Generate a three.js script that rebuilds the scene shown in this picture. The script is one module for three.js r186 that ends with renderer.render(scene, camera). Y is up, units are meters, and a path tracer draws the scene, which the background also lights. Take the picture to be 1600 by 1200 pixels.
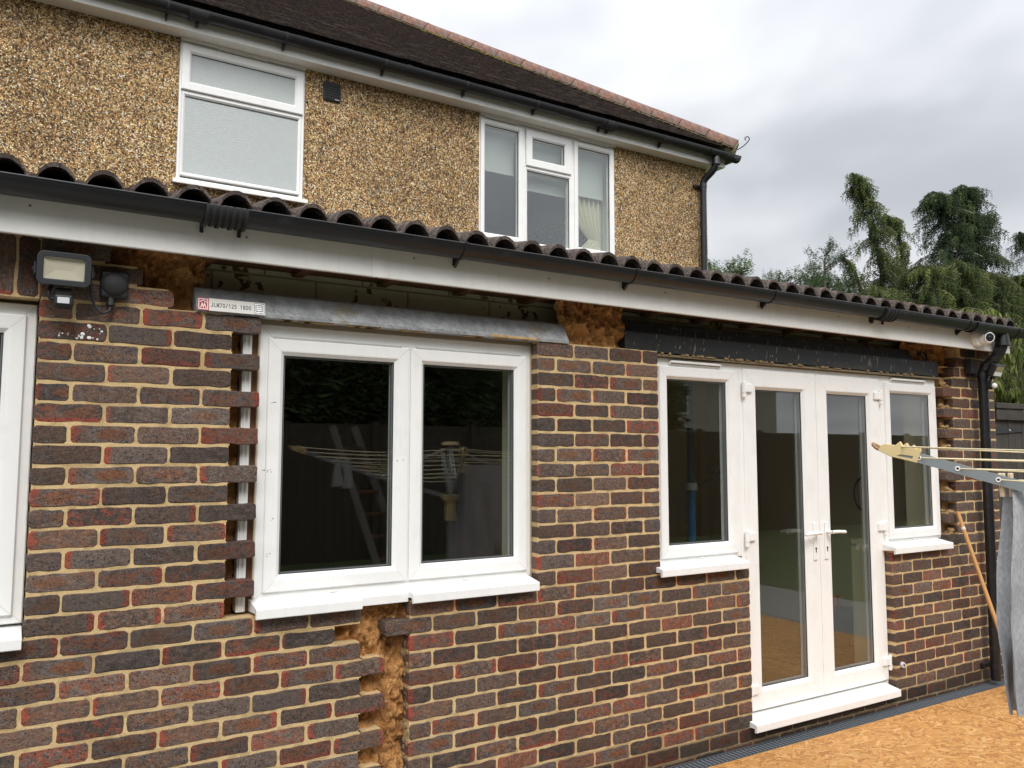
import * as THREE from 'three';
import { mergeGeometries } from 'three/addons/utils/BufferGeometryUtils.js';
import { RoundedBoxGeometry } from 'three/addons/geometries/RoundedBoxGeometry.js';

// ------------------------------------------------------------------ camera, sky, sun, exposure
const scene = new THREE.Scene();
const camera = new THREE.PerspectiveCamera(50.265, 4 / 3, 0.05, 500);
camera.position.set(-0.6438, 1.6977, 3.354);
camera.rotation.set(0.0839, -0.5532, 0.0012, 'YXZ');
scene.add(camera);

const renderer = new THREE.WebGLRenderer({ antialias: true });
renderer.setSize(1024, 768);
renderer.toneMapping = THREE.LinearToneMapping;
renderer.toneMappingExposure = 1.28;
renderer.shadowMap.enabled = true;

function rng(seed) { let a = seed >>> 0; return () => { a = (a + 0x6D2B79F5) | 0; let t = Math.imul(a ^ (a >>> 15), 1 | a); t = (t + Math.imul(t ^ (t >>> 7), 61 | t)) ^ t; return ((t ^ (t >>> 14)) >>> 0) / 4294967296; }; }
function hash2(x, y, s) { let h = Math.imul(x, 374761393) ^ Math.imul(y, 668265263) ^ Math.imul(s, 2147483647 ^ 0x5bd1e995); h = Math.imul(h ^ (h >>> 13), 1274126177); return ((h ^ (h >>> 16)) >>> 0) / 4294967296; }
const mod = (a, n) => ((a % n) + n) % n;
function vnoise(x, y, s, px = 0, py = 0) {          // value noise, wraps after px, py cells when given
  const xi = Math.floor(x), yi = Math.floor(y), fx = x - xi, fy = y - yi;
  const u = fx * fx * (3 - 2 * fx), w = fy * fy * (3 - 2 * fy);
  const x0 = px ? mod(xi, px) : xi, x1 = px ? mod(xi + 1, px) : xi + 1, y0 = py ? mod(yi, py) : yi, y1 = py ? mod(yi + 1, py) : yi + 1;
  const a = hash2(x0, y0, s), b = hash2(x1, y0, s), c = hash2(x0, y1, s), d = hash2(x1, y1, s);
  return a + (b - a) * u + (c - a) * w + (a - b - c + d) * u * w;
}
function fbm(x, y, s, o = 4, px = 0, py = 0) { let v = 0, a = 0.5, t = 0; for (let i = 0; i < o; i++) { v += a * vnoise(x, y, s + i * 17, px, py); t += a; a *= 0.5; x *= 2; y *= 2; px *= 2; py *= 2; } return v / t; }
const clamp = (v, a = 0, b = 1) => Math.min(b, Math.max(a, v));
const sstep = (a, b, v) => { const t = clamp((v - a) / (b - a)); return t * t * (3 - 2 * t); };
const lerp = (a, b, t) => a + (b - a) * t;
const mix3 = (a, b, t) => [lerp(a[0], b[0], t), lerp(a[1], b[1], t), lerp(a[2], b[2], t)];

{ // overcast sky: brighter overhead, soft cloud banks
  const W = 1024, H = 512, d = new Float32Array(W * H * 4);
  for (let j = 0; j < H; j++) for (let i = 0; i < W; i++) {
    const el = ((j + 0.5) / H - 0.5) * Math.PI, az = ((i + 0.5) / W - 0.5) * 2 * Math.PI;
    const y = Math.sin(el), c = Math.cos(el), x = c * Math.cos(az), z = c * Math.sin(az);
    const up = Math.max(y, 0);
    const k = 1 / (up + 0.22), p = x * k, q = z * k;
    const n1 = fbm(p * 1.1 + 7.3, q * 1.1 + 2.1, 5, 5), n2 = fbm(p * 3.1 + n1 * 1.5, q * 2.2 + 9.7, 9, 5);
    const cl = clamp(0.62 * n1 + 0.38 * n2, 0, 1);
    const dark = sstep(0.36, 0.66, cl);                       // 1 = thick grey cloud
    const sd = (x * -0.2 + y * 0.72 + z * 0.665) , lobe = Math.exp(-Math.pow(Math.acos(clamp(sd, -1, 1)) / 0.85, 2));   // thinner cloud round the sun
    let L = (0.52 * (1 + 0.5 * up + 1.6 * up * up * up) + 1.15 * lobe) * lerp(1.17, 0.75, dark);
    const tint = mix3([0.985, 1.0, 1.035], [0.93, 0.985, 1.075], dark);
    if (y < 0) { L = 0.25; }
    const o = (j * W + i) * 4;
    d[o] = L * tint[0]; d[o + 1] = L * tint[1]; d[o + 2] = L * tint[2]; d[o + 3] = 1;
  }
  const t = new THREE.DataTexture(d, W, H, THREE.RGBAFormat, THREE.FloatType);
  t.mapping = THREE.EquirectangularReflectionMapping; t.magFilter = THREE.LinearFilter; t.minFilter = THREE.LinearFilter; t.needsUpdate = true;
  scene.background = t; scene.environment = t;
}
const sun = new THREE.DirectionalLight(new THREE.Color(1.0, 0.965, 0.91), 1.5);
sun.position.set(-2, 15.4, 13.3); sun.target.position.set(2, 1, 0);
sun.castShadow = true; sun.shadow.radius = 45; sun.shadow.mapSize.set(2048, 2048);
Object.assign(sun.shadow.camera, { left: -14, right: 14, top: 14, bottom: -14, near: 1, far: 60 });
scene.add(sun, sun.target);

// ------------------------------------------------------------------ helpers
const used = {};
function numbered(name) { used[name] = (used[name] ?? -1) + 1; return used[name] ? `${name}_${String(used[name]).padStart(3, '0')}` : name; }
function shadows(o) { o.castShadow = true; o.receiveShadow = true; return o; }
function mesh(name, geo, mat, parent) { const m = shadows(new THREE.Mesh(geo, mat)); m.name = numbered(name); parent.add(m); return m; }
function thing(name, label, category, pos = [0, 0, 0], group) { const g = new THREE.Group(); g.name = numbered(name); g.position.set(...pos); g.userData = { label, category }; if (group) g.userData.group = group; scene.add(g); return g; }
function part(name, parent, pos = [0, 0, 0]) { const g = new THREE.Group(); g.name = numbered(name); g.position.set(...pos); parent.add(g); return g; }
function bx(x0, x1, y0, y1, z0, z1) { const g = new THREE.BoxGeometry(x1 - x0, y1 - y0, z1 - z0); g.translate((x0 + x1) / 2, (y0 + y1) / 2, (z0 + z1) / 2); return worldUV(g); }
function rbx(x0, x1, y0, y1, z0, z1, r = 0.004, s = 2) { const g = new RoundedBoxGeometry(x1 - x0, y1 - y0, z1 - z0, s, r); g.translate((x0 + x1) / 2, (y0 + y1) / 2, (z0 + z1) / 2); return worldUV(g); }
function worldUV(g) {                                        // uv in metres from the dominant axis of each normal
  const p = g.attributes.position, n = g.attributes.normal, uv = new Float32Array(p.count * 2);
  for (let i = 0; i < p.count; i++) {
    const ax = Math.abs(n.getX(i)), ay = Math.abs(n.getY(i)), az = Math.abs(n.getZ(i));
    let u, v; if (az >= ax && az >= ay) { u = p.getX(i); v = p.getY(i); } else if (ax >= ay) { u = p.getZ(i); v = p.getY(i); } else { u = p.getX(i); v = p.getZ(i); }
    uv[2 * i] = u; uv[2 * i + 1] = v;
  }
  g.setAttribute('uv', new THREE.BufferAttribute(uv, 2)); return g;
}
function tint(g, c = [1, 1, 1]) { const n = g.attributes.position.count, a = new Float32Array(n * 3); for (let i = 0; i < n; i++) a.set(c, i * 3); g.setAttribute('color', new THREE.BufferAttribute(a, 3)); return g; }
function merge(list) { return mergeGeometries(list.map(g => { const q = g.index ? g.toNonIndexed() : g; for (const k of Object.keys(q.attributes)) if (!['position', 'normal', 'uv', 'color'].includes(k)) q.deleteAttribute(k); return q; })); }
function polyGeo(tris, uvs) { const g = new THREE.BufferGeometry(); g.setAttribute('position', new THREE.Float32BufferAttribute(tris, 3)); if (uvs) g.setAttribute('uv', new THREE.Float32BufferAttribute(uvs, 2)); g.computeVertexNormals(); if (!uvs) worldUV(g); return g; }
function tube(points, r, seg = 24, rad = 8, closed = false) { const g = new THREE.TubeGeometry(new THREE.CatmullRomCurve3(points.map(p => new THREE.Vector3(...p)), closed), seg, r, rad, closed); return g; }
function rod(a, b, r, rad = 10, r2 = r) { const A = new THREE.Vector3(...a), B = new THREE.Vector3(...b), d = B.clone().sub(A), g = new THREE.CylinderGeometry(r2, r, d.length(), rad); g.translate(0, d.length() / 2, 0); g.applyQuaternion(new THREE.Quaternion().setFromUnitVectors(new THREE.Vector3(0, 1, 0), d.normalize())); g.translate(...a); return g; }
function bar(a, b, w, h) { const A = new THREE.Vector3(...a), B = new THREE.Vector3(...b), d = B.clone().sub(A), L = d.length(), g = new THREE.BoxGeometry(w, h, L); const m = new THREE.Matrix4().lookAt(A, B, new THREE.Vector3(0, 1, 0)); g.applyMatrix4(m); g.translate(...A.clone().add(B).multiplyScalar(0.5).toArray()); return g; }
// a rectangular frame swept with sharp mitres; profile = [inset, z] pairs from the outer back edge round to the inner back edge
function frameGeo(x0, x1, y0, y1, prof) {
  const P = [];
  const loop = d => [[x0 + d, y0 + d], [x1 - d, y0 + d], [x1 - d, y1 - d], [x0 + d, y1 - d]];
  for (let i = 0; i + 1 < prof.length; i++) {
    const A = loop(prof[i][0]), B = loop(prof[i + 1][0]), za = prof[i][1], zb = prof[i + 1][1];
    for (let s = 0; s < 4; s++) { const t = (s + 1) % 4; const a = [...A[s], za], b = [...A[t], za], c = [...B[t], zb], e = [...B[s], zb]; P.push(...a, ...b, ...c, ...a, ...c, ...e); }
  }
  const g = polyGeo(P); tint(g);
  return g;
}
function mitres(x0, x1, y0, y1, d, z) {                       // hairline welds across the four corners
  const P = [], w = 0.0006;
  for (const [X, sx] of [[x0, 1], [x1, -1]]) for (const [Y, sy] of [[y0, 1], [y1, -1]]) {
    const a = [X + sx * w, Y, z], b = [X, Y + sy * w, z], c = [X + sx * d, Y + sy * (d + w), z], e = [X + sx * (d + w), Y + sy * d, z];
    if (sx * sy > 0) P.push(...a, ...e, ...c, ...a, ...c, ...b); else P.push(...a, ...c, ...e, ...a, ...b, ...c);
  }
  return tint(polyGeo(P), [0.5, 0.48, 0.45]);
}
function dataTex(W, H, f, srgb = true, rep = true) {
  const d = new Uint8Array(W * H * 4);
  for (let j = 0; j < H; j++) for (let i = 0; i < W; i++) { const c = f(i, j), o = (j * W + i) * 4; d[o] = clamp(c[0], 0, 255); d[o + 1] = clamp(c[1], 0, 255); d[o + 2] = clamp(c[2], 0, 255); d[o + 3] = 255; }
  const t = new THREE.DataTexture(d, W, H); t.magFilter = THREE.LinearFilter; t.minFilter = THREE.LinearFilter;
  if (srgb) t.colorSpace = THREE.SRGBColorSpace; if (rep) t.wrapS = t.wrapT = THREE.RepeatWrapping; t.needsUpdate = true; return t;
}
const std = (o) => new THREE.MeshStandardMaterial({ roughness: 0.8, ...o });
const lin = (r, g, b) => new THREE.Color().setRGB(r, g, b);

// ------------------------------------------------------------------ materials
const M = {};
{ // white plastic with a trace of grime
  const t = dataTex(512, 512, (i, j) => { const n = fbm(i / 64, j / 64, 31, 4, 8, 8), m = fbm(i / 8, j / 120, 37, 3, 64, 4); const v = 238 - 5 * sstep(0.5, 0.8, n) - 3 * sstep(0.6, 0.85, m); return [v, v - 1, v - 4]; });
  t.repeat.set(1.3, 1.3);
  M.pvc = std({ map: t, roughness: 0.32, vertexColors: true });
  M.fascia = std({ map: t, color: lin(0.95, 0.945, 0.92), roughness: 0.4 });
}
{ // brick faces: 8 x 12 different ones in one sheet
  const W = 2048, H = 1020, cw = 256, ch = 85, R = rng(11), cells = [];
  const pal = [[98, 74, 60], [88, 70, 59], [106, 74, 56], [96, 68, 52], [78, 63, 54], [114, 68, 49], [96, 80, 71], [68, 55, 48], [108, 79, 61], [90, 74, 66], [84, 67, 57], [118, 62, 45]];
  for (let c = 0; c < 96; c++) cells.push({ base: pal[(R() * pal.length) | 0], alt: pal[(R() * pal.length) | 0], redL: R() < 0.38 ? 0.02 + R() * 0.11 : 0, redR: R() < 0.36 ? 0.02 + R() * 0.11 : 0, redB: R() < 0.07, rk: 0.6 + 0.4 * R(), glow: R() < 0.34 ? 0.5 + 0.5 * R() : 0, gx: 0.3 + 0.4 * R(), spots: R() < 0.75 ? 0.5 + R() * 0.7 : 0.2, specks: R() < 0.08, k: 0.8 + 0.42 * R() });
  const hgt = new Float32Array(W * H);
  const t = dataTex(W, H, (i, j) => {
    const ci = (i / cw) | 0, cj = (j / ch) | 0, C = cells[cj * 8 + ci], s = 100 + cj * 8 + ci, x = (i % cw) / cw, y = (j % ch) / ch;
    const X = x * 21.5, Y = y * 6.5;                           // centimetres
    const n = fbm(X * 0.5, Y * 0.7, s, 4), f = fbm(X * 3, Y * 4, s + 3, 3), g = hash2(i, j, s);
    let col = mix3(C.base, C.alt, sstep(0.4, 0.65, n));
    col = mix3(col, [90, 85, 82], 0.42 * sstep(0.52, 0.72, fbm(X * 0.35 + 5, Y * 0.6, s + 9, 3)));
    if (C.glow) { const e = Math.hypot((x - C.gx) / 0.3, (y - 0.5) / 0.38) + 0.5 * (n - 0.5); col = mix3(col, [110, 67, 42], C.glow * sstep(1, 0.55, e)); col = mix3(col, [96, 96, 98], 0.5 * C.glow * sstep(0.22, 0, Math.abs(e - 1.12))); }
    const edge = 0.14 * (n - 0.5) + 0.06 * (f - 0.5), red = [142, 59, 41];
    if (C.redL) col = mix3(col, red, C.rk * sstep(C.redL + 0.05, C.redL - 0.05, x + edge)); if (C.redR) col = mix3(col, red, C.rk * sstep(C.redR + 0.05, C.redR - 0.05, 1 - x + edge));
    if (C.redB) col = mix3(col, red, C.rk * sstep(0.35, 0.12, y + edge));
    col = mix3(col, [128, 116, 106], 0.34 * sstep(0.5, 0.74, fbm(X * 0.9 + 3, Y * 1.6, s + 21, 4)));
    col = mix3(col, [52, 45, 43], 0.5 * sstep(0.56, 0.76, fbm(X * 0.7 + 8, Y * 1.1, s + 23, 4)));
    // black iron spots
    const gx = Math.floor(X / 0.75), gy = Math.floor(Y / 0.75); let spot = 0;
    for (let a = -1; a <= 1; a++) for (let b = -1; b <= 1; b++) { const h = hash2(gx + a, gy + b, s + 50); if (h < 0.32 * C.spots) { const px = (gx + a + hash2(gx + a, gy + b, s + 51)) * 0.75, py = (gy + b + hash2(gx + a, gy + b, s + 52)) * 0.75, r = 0.12 + 0.26 * hash2(gx + a, gy + b, s + 53); spot = Math.max(spot, sstep(r, r * 0.55, Math.hypot(X - px, Y - py) + 0.12 * (f - 0.5))); } }
    col = mix3(col, [38, 34, 35], 0.9 * spot);
    let k = C.k * (0.66 + 0.58 * f + 0.16 * (g - 0.5) + 0.1 * (vnoise(X * 0.8, Y * 9, s + 7) - 0.5));
    const ed = Math.min(X, 21.5 - X, Y, 6.5 - Y) + 0.5 * (f - 0.5);
    col = mix3(col, [158, 132, 98], 0.7 * sstep(0.2, -0.08, ed));
    if (C.specks && hash2((X * 6) | 0, (Y * 6) | 0, s + 70) < 0.006) col = [215, 208, 196];
    hgt[j * W + i] = 0.5 + 0.42 * (f - 0.5) + 0.3 * (n - 0.5) - 0.22 * spot + 0.08 * (g - 0.5);
    return [col[0] * k, col[1] * k, col[2] * k];
  });
  const b = dataTex(W, H, (i, j) => { const v = 255 * hgt[j * W + i]; return [v, v, v]; }, false);
  M.brick = std({ map: t, bumpMap: b, bumpScale: 0.004, roughness: 0.78 });
  M.brickDamp = std({ map: t, bumpMap: b, bumpScale: 0.004, roughness: 0.62, color: lin(0.5, 0.47, 0.42) });
}
{ // sandy mortar
  const S = 1024, c = (i, j) => { const n = fbm(i / 90, j / 90, 3, 4, S / 90 | 0, S / 90 | 0), f = vnoise(i / 3, j / 3, 8, 341, 341), g = hash2(i, j, 4); return [n, f, g]; };
  const t = dataTex(S, S, (i, j) => { const [n, f, g] = c(i, j), k = 0.84 + 0.2 * n + 0.14 * f + 0.08 * g; let q = [206, 178, 134]; q = mix3(q, [174, 149, 110], sstep(0.46, 0.68, n)); return [q[0] * k, q[1] * k, q[2] * k]; });
  const b = dataTex(S, S, (i, j) => { const [n, f, g] = c(i, j), v = 255 * (0.4 * f + 0.3 * g + 0.3 * n); return [v, v, v]; }, false);
  t.repeat.set(1.7, 1.7); b.repeat.set(1.7, 1.7);
  M.mortar = std({ map: t, bumpMap: b, bumpScale: 0.004, roughness: 0.95, vertexColors: true });
  M.plaster = std({ map: t, color: lin(0.95, 1.0, 1.0), roughness: 0.95 });
}
{ // pebbledash: a stone in every cell
  const S = 2048, N = 330, hgt = new Float32Array(S * S);     // tile 2.1 m, stones about 7 mm
  const pal = [[216, 182, 124], [204, 168, 108], [232, 204, 150], [186, 146, 92], [158, 118, 76], [246, 234, 204], [128, 94, 62], [212, 160, 104], [92, 70, 52]];
  const t = dataTex(S, S, (i, j) => {
    const X = i / S * N + 0.55 * (vnoise(i / 9, j / 9, 88, 227, 227) - 0.5), Y = j / S * N + 0.55 * (vnoise(i / 9, j / 9, 89, 227, 227) - 0.5), cx = Math.floor(X), cy = Math.floor(Y); let d1 = 9, d2 = 9, id = 0;
    for (let a = -1; a <= 1; a++) for (let b = -1; b <= 1; b++) { const ux = mod(cx + a, N), uy = mod(cy + b, N), px = cx + a + 0.1 + 0.8 * hash2(ux, uy, 61), py = cy + b + 0.1 + 0.8 * hash2(ux, uy, 62), d = Math.hypot(X - px, Y - py); if (d < d1) { d2 = d1; d1 = d; id = uy * N + ux; } else if (d < d2) d2 = d; }
    const e = sstep(0.0, 0.22, d2 - d1), h = hash2(id, 7, 63), low = fbm(i / 256, j / 256, 71, 4, 8, 8), clump = fbm(i / 14, j / 14, 73, 2, 146, 146);
    let col = pal[Math.floor(Math.pow(h, 1.1) * 0.999 * pal.length)]; { const m = (col[0] + col[1] + col[2]) / 3; col = mix3(col, [m, m, m], 0.12); } const k = 0.76 + 0.46 * hash2(id, 3, 64) + 0.34 * (low - 0.5) + 0.42 * (clump - 0.5);
    col = mix3([70, 50, 30], col, e); hgt[j * S + i] = e * (0.6 + 0.4 * hash2(id, 5, 65));
    return [col[0] * k, col[1] * k, col[2] * k];
  });
  const b = dataTex(S, S, (i, j) => { const v = 255 * hgt[j * S + i]; return [v, v, v]; }, false);
  t.repeat.set(1 / 3.1, 1 / 3.1); b.repeat.set(1 / 3.1, 1 / 3.1);
  M.dash = std({ map: t, bumpMap: b, bumpScale: 0.006, roughness: 0.95, color: lin(1, 0.97, 0.92) });
}
{ // oriented strand board
  const S = 2048, col = new Float32Array(S * S * 3), hg = new Float32Array(S * S), R = rng(41);
  for (let k = 0; k < S * S; k++) { col[k * 3] = 176; col[k * 3 + 1] = 122; col[k * 3 + 2] = 62; hg[k] = 0.3; }
  const tones = [[212, 160, 96], [206, 153, 90], [216, 168, 106], [198, 145, 84], [184, 130, 74], [222, 178, 118], [208, 156, 92]];
  for (let n = 0; n < 11000; n++) {                              // strands 20-120 mm long on a 1.6 m tile
    const cx = R() * S, cy = R() * S, L = (24 + 74 * R() * R()), w = 4 + 13 * R(), a = (R() - 0.5) * 1.9 + (R() < 0.15 ? 1.5 : 0), ca = Math.cos(a), sa = Math.sin(a), c = tones[(R() * tones.length) | 0], k = 0.96 + 0.08 * R(), s = n, hh = 0.3 + 0.6 * R(), bend = (R() - 0.5) * 0.3;
    const ex = Math.ceil(Math.abs(L * ca) + Math.abs(w * sa)), ey = Math.ceil(Math.abs(L * sa) + Math.abs(w * ca));
    for (let y = -ey; y <= ey; y++) for (let x = -ex; x <= ex; x++) {
      const u = x * ca + y * sa, v = -x * sa + y * ca + bend * u * u / L;
      const lim = w * (1 - 0.5 * Math.pow(Math.abs(u) / L, 3)) * (0.8 + 0.4 * vnoise(u / 7, n, 5));
      if (Math.abs(u) > L || Math.abs(v) > lim) continue;
      const i = (mod(Math.round(cy + y), S) * S + mod(Math.round(cx + x), S));
      const g = k * (0.9 + 0.2 * vnoise(u / 40, v / 1.6 + n * 9, 6)) * (Math.abs(v) > lim - 1.3 && R() < 0.6 ? 0.82 : 1);
      col[i * 3] = c[0] * g; col[i * 3 + 1] = c[1] * g; col[i * 3 + 2] = c[2] * g; hg[i] = hh;
    }
  }
  const t = dataTex(S, S, (i, j) => { const o = (j * S + i) * 3; return [col[o], col[o + 1], col[o + 2]]; });
  const b = dataTex(1024, 1024, (i, j) => { const v = 255 * hg[(j * 2) * S + i * 2]; return [v, v, v]; }, false);
  t.repeat.set(1 / 1.6, 1 / 1.6); b.repeat.set(1 / 1.6, 1 / 1.6);
  M.osb = std({ map: t, bumpMap: b, bumpScale: 0.0015, roughness: 0.72, color: lin(0.82, 0.755, 0.66) });
}
{ // concrete roof tile, weathered with lichen
  const t = dataTex(1024, 1024, (i, j) => { const n = fbm(i / 64, j / 64, 91, 5, 16, 16), f = vnoise(i / 4, j / 4, 92, 256, 256), g = hash2(i, j, 93); let c = mix3([74, 62, 56], [104, 90, 82], sstep(0.4, 0.65, n)); c = mix3(c, [56, 48, 44], sstep(0.55, 0.75, fbm(i / 32, j / 32, 94, 3, 32, 32))); if (f > 0.86 && n > 0.5) c = mix3(c, [170, 164, 150], 0.7); if (f < 0.08 && n > 0.45) c = mix3(c, [120, 108, 50], 0.6); const k = 0.8 + 0.3 * g + 0.15 * f; return [c[0] * k, c[1] * k, c[2] * k]; });
  const b = dataTex(512, 512, (i, j) => { const v = 255 * (0.5 * hash2(i, j, 95) + 0.5 * vnoise(i / 4, j / 4, 96, 128, 128)); return [v, v, v]; }, false);
  t.repeat.set(2.2, 2.2); b.repeat.set(3, 3);
  M.tile = std({ map: t, bumpMap: b, bumpScale: 0.004, roughness: 0.95 });
  M.tileDark = std({ map: t, bumpMap: b, bumpScale: 0.006, roughness: 1, color: lin(0.42, 0.32, 0.26), vertexColors: true });
}
{ // terracotta hip tiles with grey weathering
  const t = dataTex(512, 512, (i, j) => { const n = fbm(i / 50, j / 50, 97, 4, 10, 10), g = hash2(i, j, 98); let c = mix3([136, 100, 84], [116, 80, 68], sstep(0.35, 0.6, n)); c = mix3(c, [112, 102, 95], 0.85 * sstep(0.47, 0.64, fbm(i / 30, j / 90, 99, 4, 17, 5))); const k = 0.88 + 0.22 * g; return [c[0] * k, c[1] * k, c[2] * k]; });
  t.repeat.set(2, 2);
  M.terra = std({ map: t, roughness: 0.9 });
}
{ // black plastic rainwater goods
  const t = dataTex(512, 512, (i, j) => { const n = fbm(i / 60, j / 20, 21, 4, 8, 25); const v = 22 + 14 * sstep(0.5, 0.75, n) + 5 * hash2(i, j, 5); return [v, v, v + 2]; });
  M.blackPlastic = std({ map: t, roughness: 0.36 });
  M.black = std({ color: lin(0.014, 0.014, 0.016), roughness: 0.45 });
  M.blackMatt = std({ color: lin(0.02, 0.02, 0.021), roughness: 0.7 });
}
{ // galvanised steel with mottling
  const t = dataTex(1024, 256, (i, j) => { const n = fbm(i / 24, j / 24, 51, 4, 42, 10), m = fbm(i / 90, j / 60, 52, 3, 11, 4), s = vnoise((i + j * 1.2) / 3, (j - i * 0.2) / 14, 53); let v = 160 + 54 * (n - 0.5) + 34 * (m - 0.5); let c = [v, v + 2, v + 3]; if (m > 0.6) c = mix3(c, [140, 122, 88], 0.5 * sstep(0.6, 0.75, m)); if (j < 60 && s > 0.72) c = mix3(c, [186, 188, 188], 0.5); if (j < 60 && s < 0.16) c = mix3(c, [66, 66, 66], 0.5); return c; });
  t.repeat.set(1 / 1.0, 1 / 0.25);
  M.galv = std({ map: t, roughness: 0.6, metalness: 0.0, color: lin(0.95, 0.95, 0.95) });
  M.alu = std({ color: lin(0.42, 0.43, 0.44), roughness: 0.42, metalness: 0.55 });
}
{ // black paint with chips and smears of mortar
  const t = dataTex(2048, 256, (i, j) => { const n = fbm(i / 40, j / 30, 55, 4), d = fbm(i / 9 - j / 40, j / 40, 56, 4), e = fbm(i / 160, j / 60, 57, 3); let c = [20 + 12 * n, 20 + 12 * n, 21 + 12 * n]; if (d > 0.725) c = mix3(c, [122, 118, 106], sstep(0.725, 0.75, d)); if (e > 0.6) c = mix3(c, [62, 54, 36], 0.6 * sstep(0.6, 0.72, e)); return c; }, true);
  t.repeat.set(1 / 3, 1 / 0.3);
  M.beam = std({ map: t, roughness: 0.5 });
}
{ // mineral wool: matted orange brown fibres
  const S = 1024, h = new Float32Array(S * S);
  const t = dataTex(S, S, (i, j) => { const wx = fbm(i / 90, j / 90, 81, 3), wy = fbm(i / 90, j / 90, 82, 3), f = vnoise((i + 150 * wx) / 4, (j + 150 * wy) / 26, 83), g = vnoise((i + 200 * wy) / 30, (j + 120 * wx) / 5, 84), n = fbm(i / 120, j / 120, 85, 4); let c = mix3([188, 130, 74], [224, 170, 106], 0.5 * f + 0.5 * g); c = mix3(c, [244, 206, 152], sstep(0.62, 0.85, 0.5 * f + 0.5 * g)); c = mix3(c, [150, 98, 54], 0.6 * sstep(0.55, 0.72, n)); h[j * S + i] = 0.4 * f + 0.4 * g + 0.2 * hash2(i, j, 2); return c; });
  const b = dataTex(S, S, (i, j) => { const v = 255 * h[j * S + i]; return [v, v, v]; }, false);
  t.repeat.set(2.5, 2.5); b.repeat.set(2.5, 2.5);
  M.wool = std({ map: t, bumpMap: b, bumpScale: 0.012, roughness: 1, color: lin(1, 0.98, 0.95) });
}
{ // concrete blocks, stained
  const t = dataTex(1024, 512, (i, j) => { const n = fbm(i / 60, j / 60, 45, 5), s = fbm(i / 24, j / 24, 46, 4), e = fbm(i / 200, j / 120, 47, 3); let c = mix3([214, 208, 186], [194, 187, 164], n); if (e > 0.48) c = mix3(c, [92, 66, 36], 0.9 * sstep(0.57, 0.66, s) * sstep(0.48, 0.6, e)); const k = 0.92 + 0.14 * hash2(i, j, 6); return [c[0] * k, c[1] * k, c[2] * k]; });
  t.repeat.set(0.7, 1.4);
  M.block = std({ map: t, roughness: 0.95 });
}
{ // weathered timber
  const mk = (a, b, s) => { const t = dataTex(512, 512, (i, j) => { const n = fbm(i / 7, j / 120, s, 4), m = fbm(i / 60, j / 160, s + 4, 3); const c = mix3(a, b, clamp(0.7 * n + 0.5 * m - 0.1)), k = 0.9 + 0.15 * hash2(i, j, s); return [c[0] * k, c[1] * k, c[2] * k]; }); t.repeat.set(2, 1); return t; };
  M.gate = std({ map: mk([44, 42, 40], [84, 78, 70], 15), roughness: 0.85 });
  M.pine = std({ map: mk([214, 168, 110], [184, 132, 76], 16), roughness: 0.6 });
  M.rawTimber = std({ map: mk([128, 92, 62], [96, 66, 44], 17), roughness: 0.9 });
  M.fence = std({ map: mk([62, 58, 50], [104, 94, 78], 18), roughness: 0.9 });
}
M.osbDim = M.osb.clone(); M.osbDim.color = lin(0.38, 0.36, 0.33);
M.glass = new THREE.MeshPhysicalMaterial({ color: lin(0.93, 0.955, 0.935), transmission: 1, thickness: 0, roughness: 0, ior: 1.8 });
M.gasket = std({ color: lin(0.02, 0.02, 0.02), roughness: 0.6 });
M.spacer = std({ color: lin(0.3, 0.3, 0.31), roughness: 0.4, metalness: 0.5 });
M.cream = std({ color: lin(0.66, 0.6, 0.43), roughness: 0.9 });
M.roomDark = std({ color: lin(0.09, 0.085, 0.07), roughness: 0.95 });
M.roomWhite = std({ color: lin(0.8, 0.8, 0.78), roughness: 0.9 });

// ------------------------------------------------------------------ ground, paving, lawn
{
  const g = new THREE.PlaneGeometry(400, 400); g.rotateX(-Math.PI / 2); worldUV(g);
  const t = dataTex(512, 512, (i, j) => { const n = fbm(i / 30, j / 30, 121, 4, 17, 17), h = hash2(i, j, 2); const c = mix3([58, 70, 34], [84, 92, 48], n), k = 0.7 + 0.5 * h; return [c[0] * k, c[1] * k, c[2] * k]; }); t.repeat.set(0.7, 0.7);
  const m = mesh('ground', g, std({ map: t, roughness: 1 }), scene); m.userData.kind = 'structure';
  const p = mesh('patio', bx(-6, 7.6, -0.04, 0.035, 0.0, 4.6), std({ color: lin(0.22, 0.21, 0.19), roughness: 0.95 }), scene); p.userData.kind = 'structure';
}

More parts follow.
